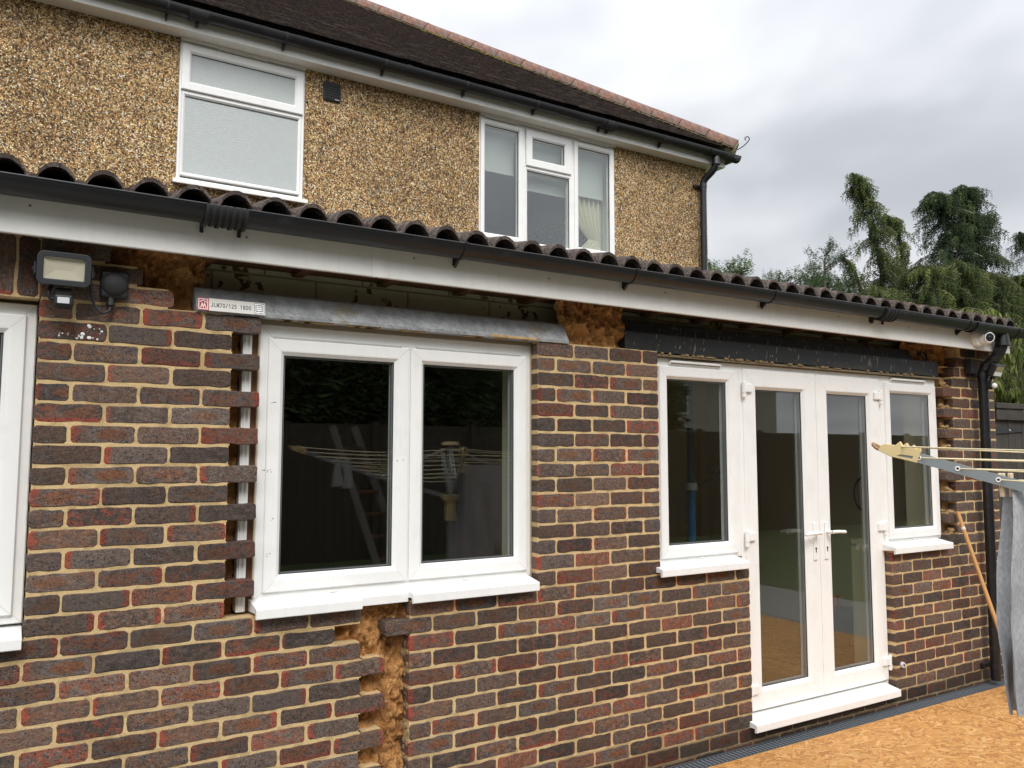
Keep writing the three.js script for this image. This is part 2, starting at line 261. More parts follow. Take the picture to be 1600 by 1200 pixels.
// ------------------------------------------------------------------ the brick extension
const ext = thing('brick_extension', 'single storey brick extension with white windows, double glazed doors and a black gutter', 'building');
const COURSE = 0.075, UNIT = 0.225;
function brickGeo(w, h, d, cell, R, fromRight) {              // rough-edged brick, front face at z 0, lower left corner at 0,0
  const N = [], nx = Math.max(2, Math.round(w / 0.04)), ny = 2, j = () => (R() - 0.5) * 0.0056;
  const c = 0.006 + 0.004 * R();
  N.push([c + j() * 0.5, j() * 0.4]); for (let i = 1; i < nx; i++) N.push([w * i / nx, j()]); N.push([w - c + j() * 0.5, j() * 0.4]);
  N.push([w + j() * 0.5, c]); for (let i = 1; i < ny; i++) N.push([w + j(), h * i / ny]); N.push([w + j() * 0.5, h - c]);
  N.push([w - c + j() * 0.5, h + j() * 0.4]); for (let i = nx - 1; i > 0; i--) N.push([w * i / nx, h + j()]); N.push([c + j() * 0.5, h + j() * 0.4]);
  N.push([j() * 0.5, h - c]); for (let i = ny - 1; i > 0; i--) N.push([j(), h * i / ny]); N.push([j() * 0.5, c]);
  const n = N.length, P = [], UV = [], cx = (cell % 8) / 8, cy = Math.floor(cell / 8) / 12, off = fromRight ? 0.215 - w : 0;
  const uv = (x, y) => [cx + (clamp((x + off) / 0.215, 0.012, 0.988)) / 8, cy + clamp(y / 0.065, 0.03, 0.97) / 12];
  const inner = N.map(([x, y]) => [x + (x < w / 2 ? 1 : -1) * 0.0035 * (Math.abs(x - w / 2) > w / 2 - 0.02 ? 1 : 0), y + (y < h / 2 ? 1 : -1) * 0.003 * (Math.abs(y - h / 2) > h / 2 - 0.012 ? 1 : 0)]);
  const zf = N.map(() => -0.0004 - R() * 0.0008), mid = [w / 2, h / 2, 0.0003];
  for (let a = 0; a < n; a++) {
    const b = (a + 1) % n, A = inner[a], B = inner[b], C = N[a], D = N[b], ze = -0.0032;
    P.push(A[0], A[1], zf[a], B[0], B[1], zf[b], ...mid); UV.push(...uv(...A), ...uv(...B), ...uv(w / 2, h / 2));
    P.push(C[0], C[1], ze, D[0], D[1], ze, B[0], B[1], zf[b], C[0], C[1], ze, B[0], B[1], zf[b], A[0], A[1], zf[a]);
    UV.push(...uv(...C), ...uv(...D), ...uv(...B), ...uv(...C), ...uv(...B), ...uv(...A));
    const vert = Math.abs(C[0] - D[0]) < Math.abs(C[1] - D[1]);
    P.push(C[0], C[1], -d, D[0], D[1], -d, D[0], D[1], ze, C[0], C[1], -d, D[0], D[1], ze, C[0], C[1], ze);
    const us = vert ? (q, z) => uv((C[0] > w / 2 ? w - d : 0) - 0 + (C[0] > w / 2 ? d + z : -z), q[1]) : (q, z) => uv(q[0], -z * 0.6);
    UV.push(...us(C, -d), ...us(D, -d), ...us(D, ze), ...us(C, -d), ...us(D, ze), ...us(C, ze));
  }
  const g = new THREE.BufferGeometry(); g.setAttribute('position', new THREE.Float32BufferAttribute(P, 3)); g.setAttribute('uv', new THREE.Float32BufferAttribute(UV, 2)); g.computeVertexNormals(); return g;
}
const odd = k => k % 2 === 1;
function segs(k) {                                            // brickwork in a course: [x0, x1, mortar x0, mortar x1]
  const o = odd(k), W0 = -2.6, W1 = 5.7375, S = [], s = (a, b, c = a, d = b) => S.push([a, b, c, d]);
  const gl = k === 12 ? 0.5625 : o ? 0.675 : 0.7875, gml = k === 12 ? 0.56 : o ? 0.67 : 0.68, gr = k === 12 ? 0.7875 : 0.9, gmr = 0.905;
  if (k <= 1) { s(W0, gl, W0, gml); s(gr, W1, gmr, W1); }
  else if (k <= 12) { s(W0, gl, W0, gml); s(gr, 3.0375, gmr, 3.0375); s(4.3875, W1); }
  else if (k === 13) { s(W0, 0.675); s(0.9, 3.0375, 0.905, 3.0375); s(4.3875, W1); }
  else if (k <= 29) { s(W0, -1.9125); s(-0.5625, o ? 0.225 : 0.1125, -0.5625, 0.1125); s(1.575, 2.3625); s(o ? 5.175 : 5.0625, W1, 5.175, W1); }
  else { const e = [-0.1125, -0.225, -0.3375][k - 30] ?? -0.3375; s(W0, -1.9125); s(-0.5625, e, -0.5625, e - 0.02); s(k === 30 ? 5.2 : k === 31 ? 5.24 : 5.3, W1, k === 30 ? 5.21 : 5.26, W1); }
  return S;
}
{
  const R = rng(2024), mort = [], bricks = [];
  for (let k = 0; k <= 32; k++) {
    const y = k * COURSE, damp = k <= 0 ? 0.34 : k === 1 ? 0.45 : k === 2 ? 0.78 : 1;
    for (const [x0, x1, m0, m1] of segs(k)) {
      const e0 = Math.abs(m0 - x0) < 1e-6 && m0 > -2.5 ? 0.004 : 0, e1 = Math.abs(m1 - x1) < 1e-6 ? 0.004 : 0;
      mort.push(tint(bx(m0 + e0, m1 - e1, y, y + COURSE, -0.1025, -0.0028 - 0.0005 * R()), [damp, damp, damp * 0.94]));
      const sh = odd(k) ? 0 : UNIT / 2, n0 = Math.floor((x0 - sh) / UNIT - 1e-6), n1 = Math.ceil((x1 - sh) / UNIT + 1e-6);
      for (let n = n0; n < n1; n++) {
        const rag = k < 13 && (Math.abs(x1 - 0.67) < 0.13 || Math.abs(x0 - 0.9) < 0.02), a = Math.max(x0, n * UNIT + sh) + (rag && n === n0 && x0 > 0.8 ? 0.016 * (R() - 0.5) : 0), b = Math.min(x1, (n + 1) * UNIT + sh) + (rag && n === n1 - 1 && x0 < 0.8 ? 0.022 * (R() - 0.5) : 0); if (b - a < 0.03) continue;
        const free0 = n * UNIT + sh <= x0 + 1e-6, free1 = (n + 1) * UNIT + sh >= x1 - 1e-6, A = a + (free0 ? 0.001 : 0.005 + (R() - 0.5) * 0.003), B = b - (free1 ? 0.001 : 0.005 + (R() - 0.5) * 0.003);
        bricks.push({ k, x: A, w: B - A, y: y + 0.005 + (R() - 0.5) * 0.0024, h: 0.0648 + (R() - 0.5) * 0.003, z: (R() - 0.5) * 0.0026 + (rag && (n === n0 || n === n1 - 1) ? 0.004 * R() : 0), cell: (R() * 96) | 0, right: R() < 0.5, tilt: (R() - 0.5) * 0.007 });
      }
    }
  }
  // a soldier course over the far left window
  const sold = []; for (let x = -1.9125; x < -0.6; x += 0.075) sold.push(x);
  mort.push(tint(bx(-1.9125, -0.5625, 2.247, 2.475, -0.1025, -0.0032)));
  // mortar left on top of bricks that stick out of the broken ends, and crumbs along them
  for (let k = 0; k < 12; k++) {
    const y = k * COURSE; if (!odd(k)) mort.push(tint(bx(0.69, 0.775, y + 0.0702, y + 0.0745, -0.09, -0.012 - 0.01 * R()), [1.0, 0.98, 0.92]));
    for (let q = 0; q < 7; q++) { const g = new THREE.IcosahedronGeometry(0.004 + 0.008 * R(), 1); g.scale(0.8, 1.3, 1); const p = g.attributes.position; for (let i = 0; i < p.count; i++) { const s = 0.8 + 0.4 * hash2(Math.round(p.getX(i) * 3e4), Math.round(p.getY(i) * 3e4), q); p.setXYZ(i, p.getX(i) * s, p.getY(i) * s, p.getZ(i) * s); } g.translate(0.9 + 0.006 * R(), y + 0.075 * R(), -0.008 - 0.085 * R()); g.computeVertexNormals(); mort.push(tint(worldUV(g), [0.5, 0.46, 0.42])); }
  }
  // ragged bed mortar on the cut-back right jamb
  for (let k = 14; k <= 30; k++) { const y = k * COURSE; if (!odd(k)) { mort.push(tint(bx(5.075, 5.178, y + 0.0705, y + 0.0745 + 0.003 * R(), -0.09, -0.02 - 0.015 * R()), [0.8, 0.76, 0.7])); }
    else { mort.push(tint(bx(5.10 + 0.03 * R(), 5.176, y, y + 0.074, -0.098, -0.052 - 0.025 * R()), [0.6, 0.5, 0.38])); for (let q = 0; q < 9; q++) { const g = new THREE.IcosahedronGeometry(0.008 + 0.012 * R(), 1).scale(1.3, 0.9, 1); g.translate(5.1 + 0.075 * R(), y + 0.005 + 0.05 * R() * R(), -0.03 - 0.045 * R()); const c = 0.5 + 0.3 * R(); mort.push(tint(worldUV(g), [c, c * 0.88, c * 0.72])); } } }
  const wall = mesh('brick_wall', merge(mort), M.mortar, ext);
  // nearest bricks are single meshes, the rest one piece
  const V = new THREE.Vector3(); for (const b of bricks) { V.set(b.x + b.w / 2, b.y, 0).sub(camera.position); const d = V.length(); const ang = Math.atan2(V.x, -V.z), in_ = Math.abs(ang - 0.5532) < 0.58 && V.y / d > -0.47; b.score = in_ ? b.w / d / d : -1; }
  bricks.sort((p, q) => q.score - p.score);
  const rest = [];
  bricks.forEach((b, i) => {
    const g = brickGeo(b.w, b.h, 0.1025, b.cell, R, b.right), m = b.k <= 1 ? M.brickDamp : M.brick;
    if (i < 280) { const o = mesh('brick', g, m, wall); o.position.set(b.x, b.y, b.z); o.rotation.z = b.tilt; }
    else { g.translate(b.x, b.y, b.z); rest.push([g, b.k <= 1]); }
  });
  for (const damp of [false, true]) { const o = mesh('brick_courses', merge(rest.filter(r => r[1] === damp).map(r => r[0])), damp ? M.brickDamp : M.brick, wall); o.userData.kind = 'stuff'; }
  sold.forEach((x, i) => { const g = brickGeo(0.215, 0.065, 0.1025, (i * 13 + 5) % 96, R, false); g.rotateZ(Math.PI / 2); g.translate(0.07, 0, 0); const o = mesh('brick', g, M.brick, wall); o.position.set(x, 2.252, 0); });
  // the wall that turns the corner on the right, and the one that closes the left
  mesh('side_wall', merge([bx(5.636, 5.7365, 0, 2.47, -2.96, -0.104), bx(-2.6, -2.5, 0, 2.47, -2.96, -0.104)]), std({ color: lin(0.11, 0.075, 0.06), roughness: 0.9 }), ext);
}

// mineral wool in the cavity wherever the outer leaf is gone
function wool(name, x0, x1, y0, y1, z, amp, seed, nx = 40, ny = 40) {
  const g = new THREE.PlaneGeometry(x1 - x0, y1 - y0, nx, ny); g.translate((x0 + x1) / 2, (y0 + y1) / 2, z); worldUV(g);
  const p = g.attributes.position;
  for (let i = 0; i < p.count; i++) { const x = p.getX(i), y = p.getY(i), e = Math.min(x - x0, x1 - x, y - y0, y1 - y), n = fbm(x * 14, y * 14, seed, 4), r = Math.abs(fbm(x * 22 + 9, y * 12, seed + 7, 3) - 0.5); p.setXYZ(i, x + 0.012 * (fbm(x * 30, y * 30, seed + 3, 2) - 0.5), y + 0.012 * (fbm(x * 30, y * 30, seed + 4, 2) - 0.5), z + amp * (1.6 * (n - 0.5) + 1.2 * r + 0.5 * (fbm(x * 70, y * 36, seed + 9, 2) - 0.5)) - (e < 0.004 ? 0.03 : 0)); }
  g.computeVertexNormals(); const o = mesh(name, g, M.wool, ext); return o;
}
wool('insulation', 0.56, 0.93, 0.05, 1.06, -0.075, 0.06, 301, 90, 240);
wool('insulation', -0.4, 0.02, 2.24, 2.58, -0.085, 0.06, 302, 90, 70);
wool('insulation', 1.735, 2.165, 2.248, 2.56, -0.05, 0.06, 303, 110, 80);
wool('insulation', 4.75, 5.33, 2.28, 2.56, -0.1, 0.06, 304, 80, 40);
wool('insulation', 0.09, 0.17, 1.04, 2.25, -0.1, 0.02, 305, 10, 100);
wool('insulation', 5.05, 5.2, 1.04, 2.3, -0.105, 0.02, 306, 14, 100);

{ // inner leaf of blocks, with linings round the openings
  const inner = mesh('inner_wall', merge([bx(-2.5, -1.9, 0.1, 2.25, -0.3, -0.2), bx(-0.55, 0.235, 0.1, 2.25, -0.3, -0.2), bx(1.565, 2.372, 0.1, 2.25, -0.3, -0.2), bx(5.055, 5.636, 0.1, 2.25, -0.3, -0.2), bx(-1.9, -0.55, 0.1, 1.06, -0.3, -0.2), bx(0.235, 1.565, 0.1, 1.06, -0.3, -0.2), bx(2.372, 3.04, 0.1, 1.06, -0.3, -0.2), bx(4.4, 5.055, 0.1, 1.06, -0.3, -0.2)]), M.block, ext);
  const R = rng(77);
  for (const [y0, y1, ph] of [[2.252, 2.46, -0.13], [2.47, 2.685, 0.09]]) for (let x = -2.5 + ph; x < 5.62; x += 0.45) mesh('block', bx(Math.max(x, -2.5), Math.min(x + 0.44, 5.634), y0, y1, -0.3, -0.2 - 0.002 * R()), M.block, inner);
  mesh('inner_mortar', bx(-2.5, 5.634, 2.251, 2.684, -0.295, -0.2045), std({ color: lin(0.36, 0.28, 0.18), roughness: 1 }), ext);
  const L = []; for (const [a, b, y0, y1] of [[-1.9, -0.56, 1.07, 2.24], [0.235, 1.567, 1.07, 2.24], [2.372, 5.056, 0.12, 2.24]]) { L.push(bx(a - 0.02, a + 0.008, y0, y1, -0.31, -0.125), bx(b - 0.008, b + 0.02, y0, y1, -0.31, -0.125), bx(a, b, y1 - 0.012, y1 + 0.012, -0.31, -0.125)); }
  L.push(bx(0.235, 1.567, 1.06, 1.09, -0.31, -0.125), bx(-1.9, -0.56, 1.06, 1.09, -0.31, -0.125), bx(2.372, 3.06, 1.06, 1.1, -0.31, -0.125), bx(4.39, 5.056, 1.06, 1.1, -0.31, -0.125), bx(3.045, 3.06, 0.12, 1.07, -0.31, -0.125), bx(4.39, 4.405, 0.12, 1.07, -0.31, -0.125));
  mesh('lining', merge(L), M.cream, ext);
}
{ // rooms behind the glass
  const room = part('interior', ext);
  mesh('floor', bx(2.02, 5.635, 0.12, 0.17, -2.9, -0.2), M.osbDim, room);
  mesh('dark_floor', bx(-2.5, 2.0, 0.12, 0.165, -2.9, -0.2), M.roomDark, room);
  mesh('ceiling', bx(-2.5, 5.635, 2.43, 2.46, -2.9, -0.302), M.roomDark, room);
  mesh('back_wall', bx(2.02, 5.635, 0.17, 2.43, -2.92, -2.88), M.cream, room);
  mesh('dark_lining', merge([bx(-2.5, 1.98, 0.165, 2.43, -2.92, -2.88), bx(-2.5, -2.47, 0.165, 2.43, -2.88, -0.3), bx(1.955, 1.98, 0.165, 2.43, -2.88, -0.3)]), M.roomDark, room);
  mesh('partition', bx(1.985, 2.02, 0.17, 2.43, -2.88, -0.3), M.cream, room);
  mesh('end_wall', bx(5.61, 5.635, 0.17, 2.43, -2.88, -0.3), M.cream, room);
  mesh('front_plaster', merge([bx(2.02, 2.36, 0.17, 2.43, -0.312, -0.302), bx(2.37, 5.05, 2.25, 2.43, -0.312, -0.302), bx(5.06, 5.61, 0.17, 2.43, -0.312, -0.302)]), M.cream, room);
}

// ------------------------------------------------------------------ lintel, beam
{
  // pressed steel lintel: bottom flange under the brick face, sloping face, upright at the back
  const s = new THREE.Shape([[0.008, 2.2485], [0.010, 2.262], [0.004, 2.272], [-0.042, 2.35], [-0.05, 2.356], [-0.163, 2.366], [-0.163, 2.2485]].map(p => new THREE.Vector2(-p[0], p[1])));
  const g = new THREE.ExtrudeGeometry(s, { depth: 1.79, bevelEnabled: false }); g.rotateY(Math.PI / 2); // x -> -z, extrude along x
  g.translate(-0.03, 0, 0); { const p = g.attributes.position, uv = g.attributes.uv; for (let i = 0; i < p.count; i++) uv.setXY(i, p.getX(i) + 0.03, (p.getY(i) - 2.2485) * 1.0); }
  const l = mesh('lintel', g, M.galv, ext);
  // printed sticker on its lower left end
  const W = 1024, H = 200, cv = document.createElement('canvas'); cv.width = W; cv.height = H; const c = cv.getContext('2d');
  c.fillStyle = '#e9e6de'; c.fillRect(0, 0, W, H); c.fillStyle = '#b3122c'; c.fillRect(0, 0, 165, H);
  c.strokeStyle = '#f1ebe6'; c.lineWidth = 15; c.strokeRect(18, 20, 128, 160); c.beginPath(); c.moveTo(30, 70); c.lineTo(82, 38); c.lineTo(134, 70); c.stroke(); c.beginPath(); c.moveTo(44, 165); c.lineTo(66, 92); c.lineTo(84, 150); c.lineTo(102, 92); c.lineTo(124, 165); c.stroke();
  c.fillStyle = '#17181c'; c.font = 'bold 92px monospace'; c.textBaseline = 'middle'; c.save(); c.translate(190, 104); c.scale(0.80, 1); c.fillText('JLM70/125 1800', 0, 0); c.restore();
  c.fillStyle = '#ffffff'; c.fillRect(850, 10, 164, 180); c.strokeStyle = '#17181c'; c.lineWidth = 6; c.strokeRect(856, 16, 152, 168); for (let i = 0; i < 5; i++) { c.beginPath(); c.moveTo(864, 60 + 34 * i); c.lineTo(1000, 26 + 34 * i); c.stroke(); } c.strokeRect(880, 50, 100, 96);
  const t = new THREE.CanvasTexture(cv); t.colorSpace = THREE.SRGBColorSpace;
  const q = new THREE.PlaneGeometry(0.262, 0.052);
  const st = mesh('sticker', q, std({ map: t, roughness: 0.45 }), l); st.position.set(0.103, 2.2795, 0.0145); st.rotation.x = -0.2;
  // dabs of old mortar along the lip
  const R = rng(5), D = []; for (let i = 0; i < 22; i++) { const w = 0.01 + 0.05 * R(); const x = 0.3 + 1.2 * R(); D.push(tint(rbx(x, x + w, 2.2435, 2.248 + 0.003 * R(), -0.03, 0.004, 0.0015, 1), [0.62, 0.58, 0.5])); } D.push(tint(rbx(1.3, 1.56, 2.249, 2.263, -0.005, 0.0125, 0.003, 1), [0.95, 0.9, 0.82]));
  mesh('mortar_dabs', merge(D), M.mortar, ext);
}
{
  const beam = mesh('steel_beam', merge([bx(2.15, 5.045, 2.249, 2.345, -0.075, -0.022), bx(2.15, 5.045, 2.3452, 2.43, -0.13, -0.1)]), M.beam, ext);
  mesh('flange', bx(2.15, 5.045, 2.3455, 2.3515, -0.0998, -0.028), M.beam, beam);
  const R = rng(8), D = []; for (let i = 0; i < 60; i++) { const w = 0.008 + 0.05 * R() * R(), x = 2.4 + 2.6 * R(); D.push(tint(rbx(x, x + w, 2.24, 2.246 + 0.007 * R(), -0.06, -0.02 + 0.006 * R(), 0.0015, 1), [0.5, 0.49, 0.45])); }
  mesh('mortar_dabs', merge(D), M.mortar, ext);
  mesh('packer', bx(2.366, 5.06, 2.2305, 2.2415, -0.12, -0.025), std({ color: lin(0.2, 0.16, 0.1) }), ext);
  mesh('packer', bx(0.235, 1.57, 2.2305, 2.2475, -0.12, -0.05), std({ color: lin(0.25, 0.2, 0.13) }), ext);
}
// white cavity closer and dark cavity behind the toothed left jamb, brown closer by the frame
mesh('cavity_closer', merge([tint(rbx(0.168, 0.205, 1.06, 2.24, -0.12, -0.06, 0.003)), tint(rbx(0.176, 0.18, 1.06, 2.24, -0.12, -0.056, 0.001, 1)), tint(rbx(0.193, 0.197, 1.06, 2.24, -0.12, -0.056, 0.001, 1))]), M.pvc, ext);
mesh('batten', bx(0.2055, 0.234, 1.06, 2.24, -0.13, -0.075), M.rawTimber, ext);

// ------------------------------------------------------------------ windows and doors of the extension
const ZF = -0.06;                                             // face of the outer frames
const OUTER = [[0, -0.13], [0, ZF - 0.004], [0.004, ZF], [0.05, ZF], [0.056, ZF - 0.008], [0.058, ZF - 0.03], [0.058, -0.13]];
const SASH = z => [[0, z - 0.03], [0, z - 0.003], [0.003, z], [0.046, z], [0.052, z - 0.001], [0.066, z - 0.014], [0.068, z - 0.018], [0.068, z - 0.07]];
function pane(parent, x0, x1, y0, y1, z, mat = M.glass) {
  const p = mesh('pane', bx(x0 - 0.004, x1 + 0.004, y0 - 0.004, y1 + 0.004, z - 0.024, z), mat, parent);
  mesh('gasket', merge([bx(x0 - 0.006, x0 + 0.0025, y0, y1, z, z + 0.003), bx(x1 - 0.0025, x1 + 0.006, y0, y1, z, z + 0.003), bx(x0, x1, y0 - 0.006, y0 + 0.0025, z, z + 0.0031), bx(x0, x1, y1 - 0.0025, y1 + 0.006, z, z + 0.0031)]), M.gasket, parent);
  mesh('spacer_bar', merge([bx(x0 + 0.001, x0 + 0.007, y0, y1, z - 0.022, z - 0.002), bx(x1 - 0.007, x1 - 0.001, y0, y1, z - 0.022, z - 0.002), bx(x0 + 0.007, x1 - 0.007, y0, y0 + 0.006, z - 0.022, z - 0.002), bx(x0 + 0.007, x1 - 0.007, y1 - 0.006, y1, z - 0.022, z - 0.002)]), M.spacer, parent);
  return p;
}
function sash(parent, x0, x1, y0, y1, z = ZF + 0.014, name = 'sash') {
  mesh(name, merge([frameGeo(x0, x1, y0, y1, SASH(z)), mitres(x0, x1, y0, y1, 0.047, z + 0.0003)]), M.pvc, parent);
  pane(parent, x0 + 0.068, x1 - 0.068, y0 + 0.068, y1 - 0.068, z - 0.02);
}
function trickle(parent, x0, x1, y, z) { mesh('trickle_vent', merge([tint(rbx(x0, x1, y - 0.011, y + 0.011, z, z + 0.012, 0.003)), tint(rbx(x0 + 0.004, x1 - 0.004, y - 0.002, y + 0.012, z + 0.0121, z + 0.019, 0.003)), tint(bx(x0 + 0.01, x1 - 0.01, y - 0.009, y - 0.003, z + 0.0122, z + 0.0128), [0.25, 0.25, 0.25])]), M.pvc, parent); }
function sill(parent, pieces, yb, yt, z1, name = 'sill') {    // pieces: [x0, x1, z front]; sloping top, drip nose
  const G = []; for (const [a, b, zf] of pieces) { const s = new THREE.Shape([[-0.13, yb + 0.012], [-0.13, yt + 0.022], [ZF, yt + 0.018], [zf - 0.004, yt - 0.002], [zf, yt - 0.006], [zf, yb + 0.003], [zf - 0.003, yb], [zf - 0.016, yb], [zf - 0.016, yb + 0.022], [zf - 0.03, yb + 0.022]].filter((p, i) => zf > 0 || i < 6).map(p => new THREE.Vector2(-p[0], p[1]))); const g = new THREE.ExtrudeGeometry(s, { depth: b - a, bevelEnabled: false }); g.rotateY(Math.PI / 2); g.translate(a, 0, 0); G.push(tint(worldUV(g))); }
  mesh(name, merge(G), M.pvc, parent);
}
function drain(parent, x, y, z) { mesh('drain_cap', tint(rbx(x - 0.018, x + 0.018, y - 0.005, y + 0.005, z, z + 0.006, 0.0029)), M.pvc, parent); }

{ // two-light casement window in the middle
  const w = part('window', ext); w.userData.label = 'two-light casement window with a piece cut out of its sill';
  mesh('frame', merge([frameGeo(0.2355, 1.5715, 1.098, 2.232, OUTER), mitres(0.2355, 1.5715, 1.098, 2.232, 0.05, ZF + 0.0003), tint(bx(0.875, 0.945, 1.15, 2.18, -0.13, ZF - 0.0005))]), M.pvc, w);
  sash(w, 0.270, 0.9055, 1.13, 2.172); sash(w, 0.9165, 1.543, 1.13, 2.172);
  sill(w, [[0.222, 0.662, 0.05], [0.662, 0.895, -0.004], [0.895, 1.553, 0.05]], 1.043, 1.087);
  mesh('frame_packer', bx(0.664, 0.893, 1.05, 1.083, -0.1, -0.03), M.rawTimber, w);
  mesh('sealant', merge([bx(1.5705, 1.5755, 1.09, 2.235, -0.075, ZF + 0.003), bx(0.2305, 0.2355, 1.09, 2.235, -0.075, ZF + 0.002)]), std({ color: lin(0.5, 0.4, 0.28), roughness: 0.9 }), w);
  { const R = rng(33), S = []; for (const [x, y, n, sp] of [[0.262, 1.62, 9, 0.05], [0.275, 1.28, 4, 0.03], [0.29, 1.9, 3, 0.02], [0.86, 1.66, 3, 0.04], [0.3, 1.42, 2, 0.02]]) for (let q = 0; q < n; q++) { const a = x + sp * (R() - 0.3), b = y + 0.012 * (R() - 0.5), z = a > 0.274 && a < 0.9 ? ZF + 0.0141 : ZF; S.push(rbx(a, a + 0.002 + 0.005 * R(), b, b + 0.0015 + 0.002 * R(), z, z + 0.0008, 0.0003, 1)); } mesh('scuffs', merge(S), std({ color: lin(0.16, 0.13, 0.1), roughness: 0.9 }), w).userData.kind = 'stuff'; }
  drain(w, 0.575, 1.112, ZF); drain(w, 1.215, 1.112, ZF);
}
{ // far left window, cut by the edge of the picture
  const w = part('window', ext); w.userData.label = 'casement window at the left edge above a white sill';
  mesh('frame', merge([frameGeo(-1.9, -0.5645, 1.098, 2.232, OUTER), mitres(-1.9, -0.5645, 1.098, 2.232, 0.05, ZF + 0.0003), tint(bx(-1.27, -1.2, 1.15, 2.18, -0.13, ZF - 0.0005))]), M.pvc, w);
  sash(w, -1.868, -1.24, 1.13, 2.19); sash(w, -1.229, -0.598, 1.13, 2.19);
  sill(w, [[-1.92, -0.566, 0.05]], 1.026, 1.068);
}
{ // side lights and doors
  const a = part('window', ext); a.userData.label = 'narrow fixed side light left of the doors with a vent in its head';
  mesh('frame', merge([frameGeo(2.3655, 3.0445, 1.098, 2.228, OUTER)]), M.pvc, a);
  mesh('sealant', bx(2.3605, 2.3655, 1.09, 2.23, -0.075, ZF + 0.003), std({ color: lin(0.5, 0.4, 0.28), roughness: 0.9 }), a);
  sash(a, 2.412, 3.006, 1.124, 2.178); trickle(a, 2.49, 2.89, 2.203, ZF); drain(a, 2.72, 1.111, ZF);
  sill(a, [[2.33, 2.99, 0.05]], 1.044, 1.086);
  const b = part('window', ext); b.userData.label = 'narrow fixed side light right of the doors';
  mesh('frame', merge([frameGeo(4.4055, 5.058, 1.098, 2.228, OUTER)]), M.pvc, b);
  sash(b, 4.446, 5.04, 1.12, 2.178); trickle(b, 4.52, 4.92, 2.203, ZF); drain(b, 4.73, 1.111, ZF);
  sill(b, [[4.357, 5.02, 0.05]], 1.036, 1.08);
  const DO = [[0, -0.13], [0, ZF - 0.004], [0.004, ZF], [0.03, ZF], [0.034, ZF - 0.02], [0.034, -0.13]];
  mesh('door_frame', merge([frameGeo(3.0455, 4.4045, 0.166, 2.228, DO)]), M.pvc, ext);
  sill(ext, [[3.01, 4.352, 0.052]], 0.132, 0.178, 0.05, 'threshold');
  const leaf = (x0, x1, hingeLeft) => {
    const d = part('door', ext); const y0 = 0.212, y1 = 2.2, z = ZF + 0.01, R_ = 0.118;
    d.userData.label = hingeLeft ? 'white glazed door leaf hinged on the left' : 'white glazed door leaf hinged on the right';
    const prof = [[0, z - 0.06], [0, z - 0.003], [0.003, z], [R_ - 0.02, z], [R_ - 0.015, z - 0.001], [R_, z - 0.016], [R_ + 0.002, z - 0.018], [R_ + 0.002, z - 0.07]];
    mesh('leaf_frame', merge([frameGeo(x0, x1, y0, y1, prof), mitres(x0, x1, y0, y1, R_ - 0.018, z + 0.0003)]), M.pvc, d);
    pane(d, x0 + R_ + 0.003, x1 - R_ - 0.003, y0 + R_ + 0.003, y1 - R_ - 0.003, z - 0.024);
    const hx = hingeLeft ? x0 - 0.004 : x1 + 0.004, s = hingeLeft ? 1 : -1;
    for (const y of [2.075, 1.2, 0.325]) mesh('hinge', merge([tint(rbx(hx - 0.012, hx + 0.012, y - 0.052, y + 0.05, z, z + 0.022, 0.009, 3)), tint(rbx(Math.min(hx, hx + s * 0.07), Math.max(hx, hx + s * 0.07), y - 0.018, y + 0.036, z - 0.001, z + 0.017, 0.008, 3)), tint(bx(hx - 0.0125, hx + 0.0125, y - 0.0205, y - 0.019, z, z + 0.0222), [0.5, 0.5, 0.5])]), M.pvc, d);
    const kx = hingeLeft ? x1 - 0.05 : x0 + 0.055, hy = 1.205, dir = hingeLeft ? -1 : 1;
    mesh('handle_plate', merge([tint(rbx(kx - 0.016, kx + 0.016, hy - 0.17, hy + 0.062, z, z + 0.01, 0.0049, 3))]), M.pvc, d);
    mesh('handle', merge([tint(worldUV(rod([kx, hy, z + 0.008], [kx, hy, z + 0.05], 0.011, 14))), tint(worldUV(tube([[kx - dir * 0.004, hy, z + 0.05], [kx + dir * 0.03, hy + 0.002, z + 0.055], [kx + dir * 0.08, hy, z + 0.053], [kx + dir * 0.128, hy - 0.004, z + 0.046]], 0.0105, 20, 12))), tint(new THREE.SphereGeometry(0.0108, 12, 8).translate(kx + dir * 0.128, hy - 0.004, z + 0.046))].map(g => g.attributes.uv ? g : worldUV(g))), M.pvc, d);
    mesh('keyhole', merge([worldUV(new THREE.CylinderGeometry(0.0075, 0.0075, 0.002, 14).rotateX(Math.PI / 2).translate(kx, hy - 0.098, z + 0.0105)), bx(kx - 0.0035, kx + 0.0035, hy - 0.122, hy - 0.1, z + 0.0096, z + 0.0114)]), M.gasket, d);
  };
  leaf(3.072, 3.7265, true); leaf(3.7305, 4.382, false);
  mesh('meeting_strip', tint(bx(3.72, 3.737, 0.22, 2.19, -0.12, ZF + 0.004), [0.55, 0.53, 0.5]), M.pvc, ext);
  drain(ext, 3.24, 0.19, ZF); drain(ext, 4.14, 0.19, ZF);
}

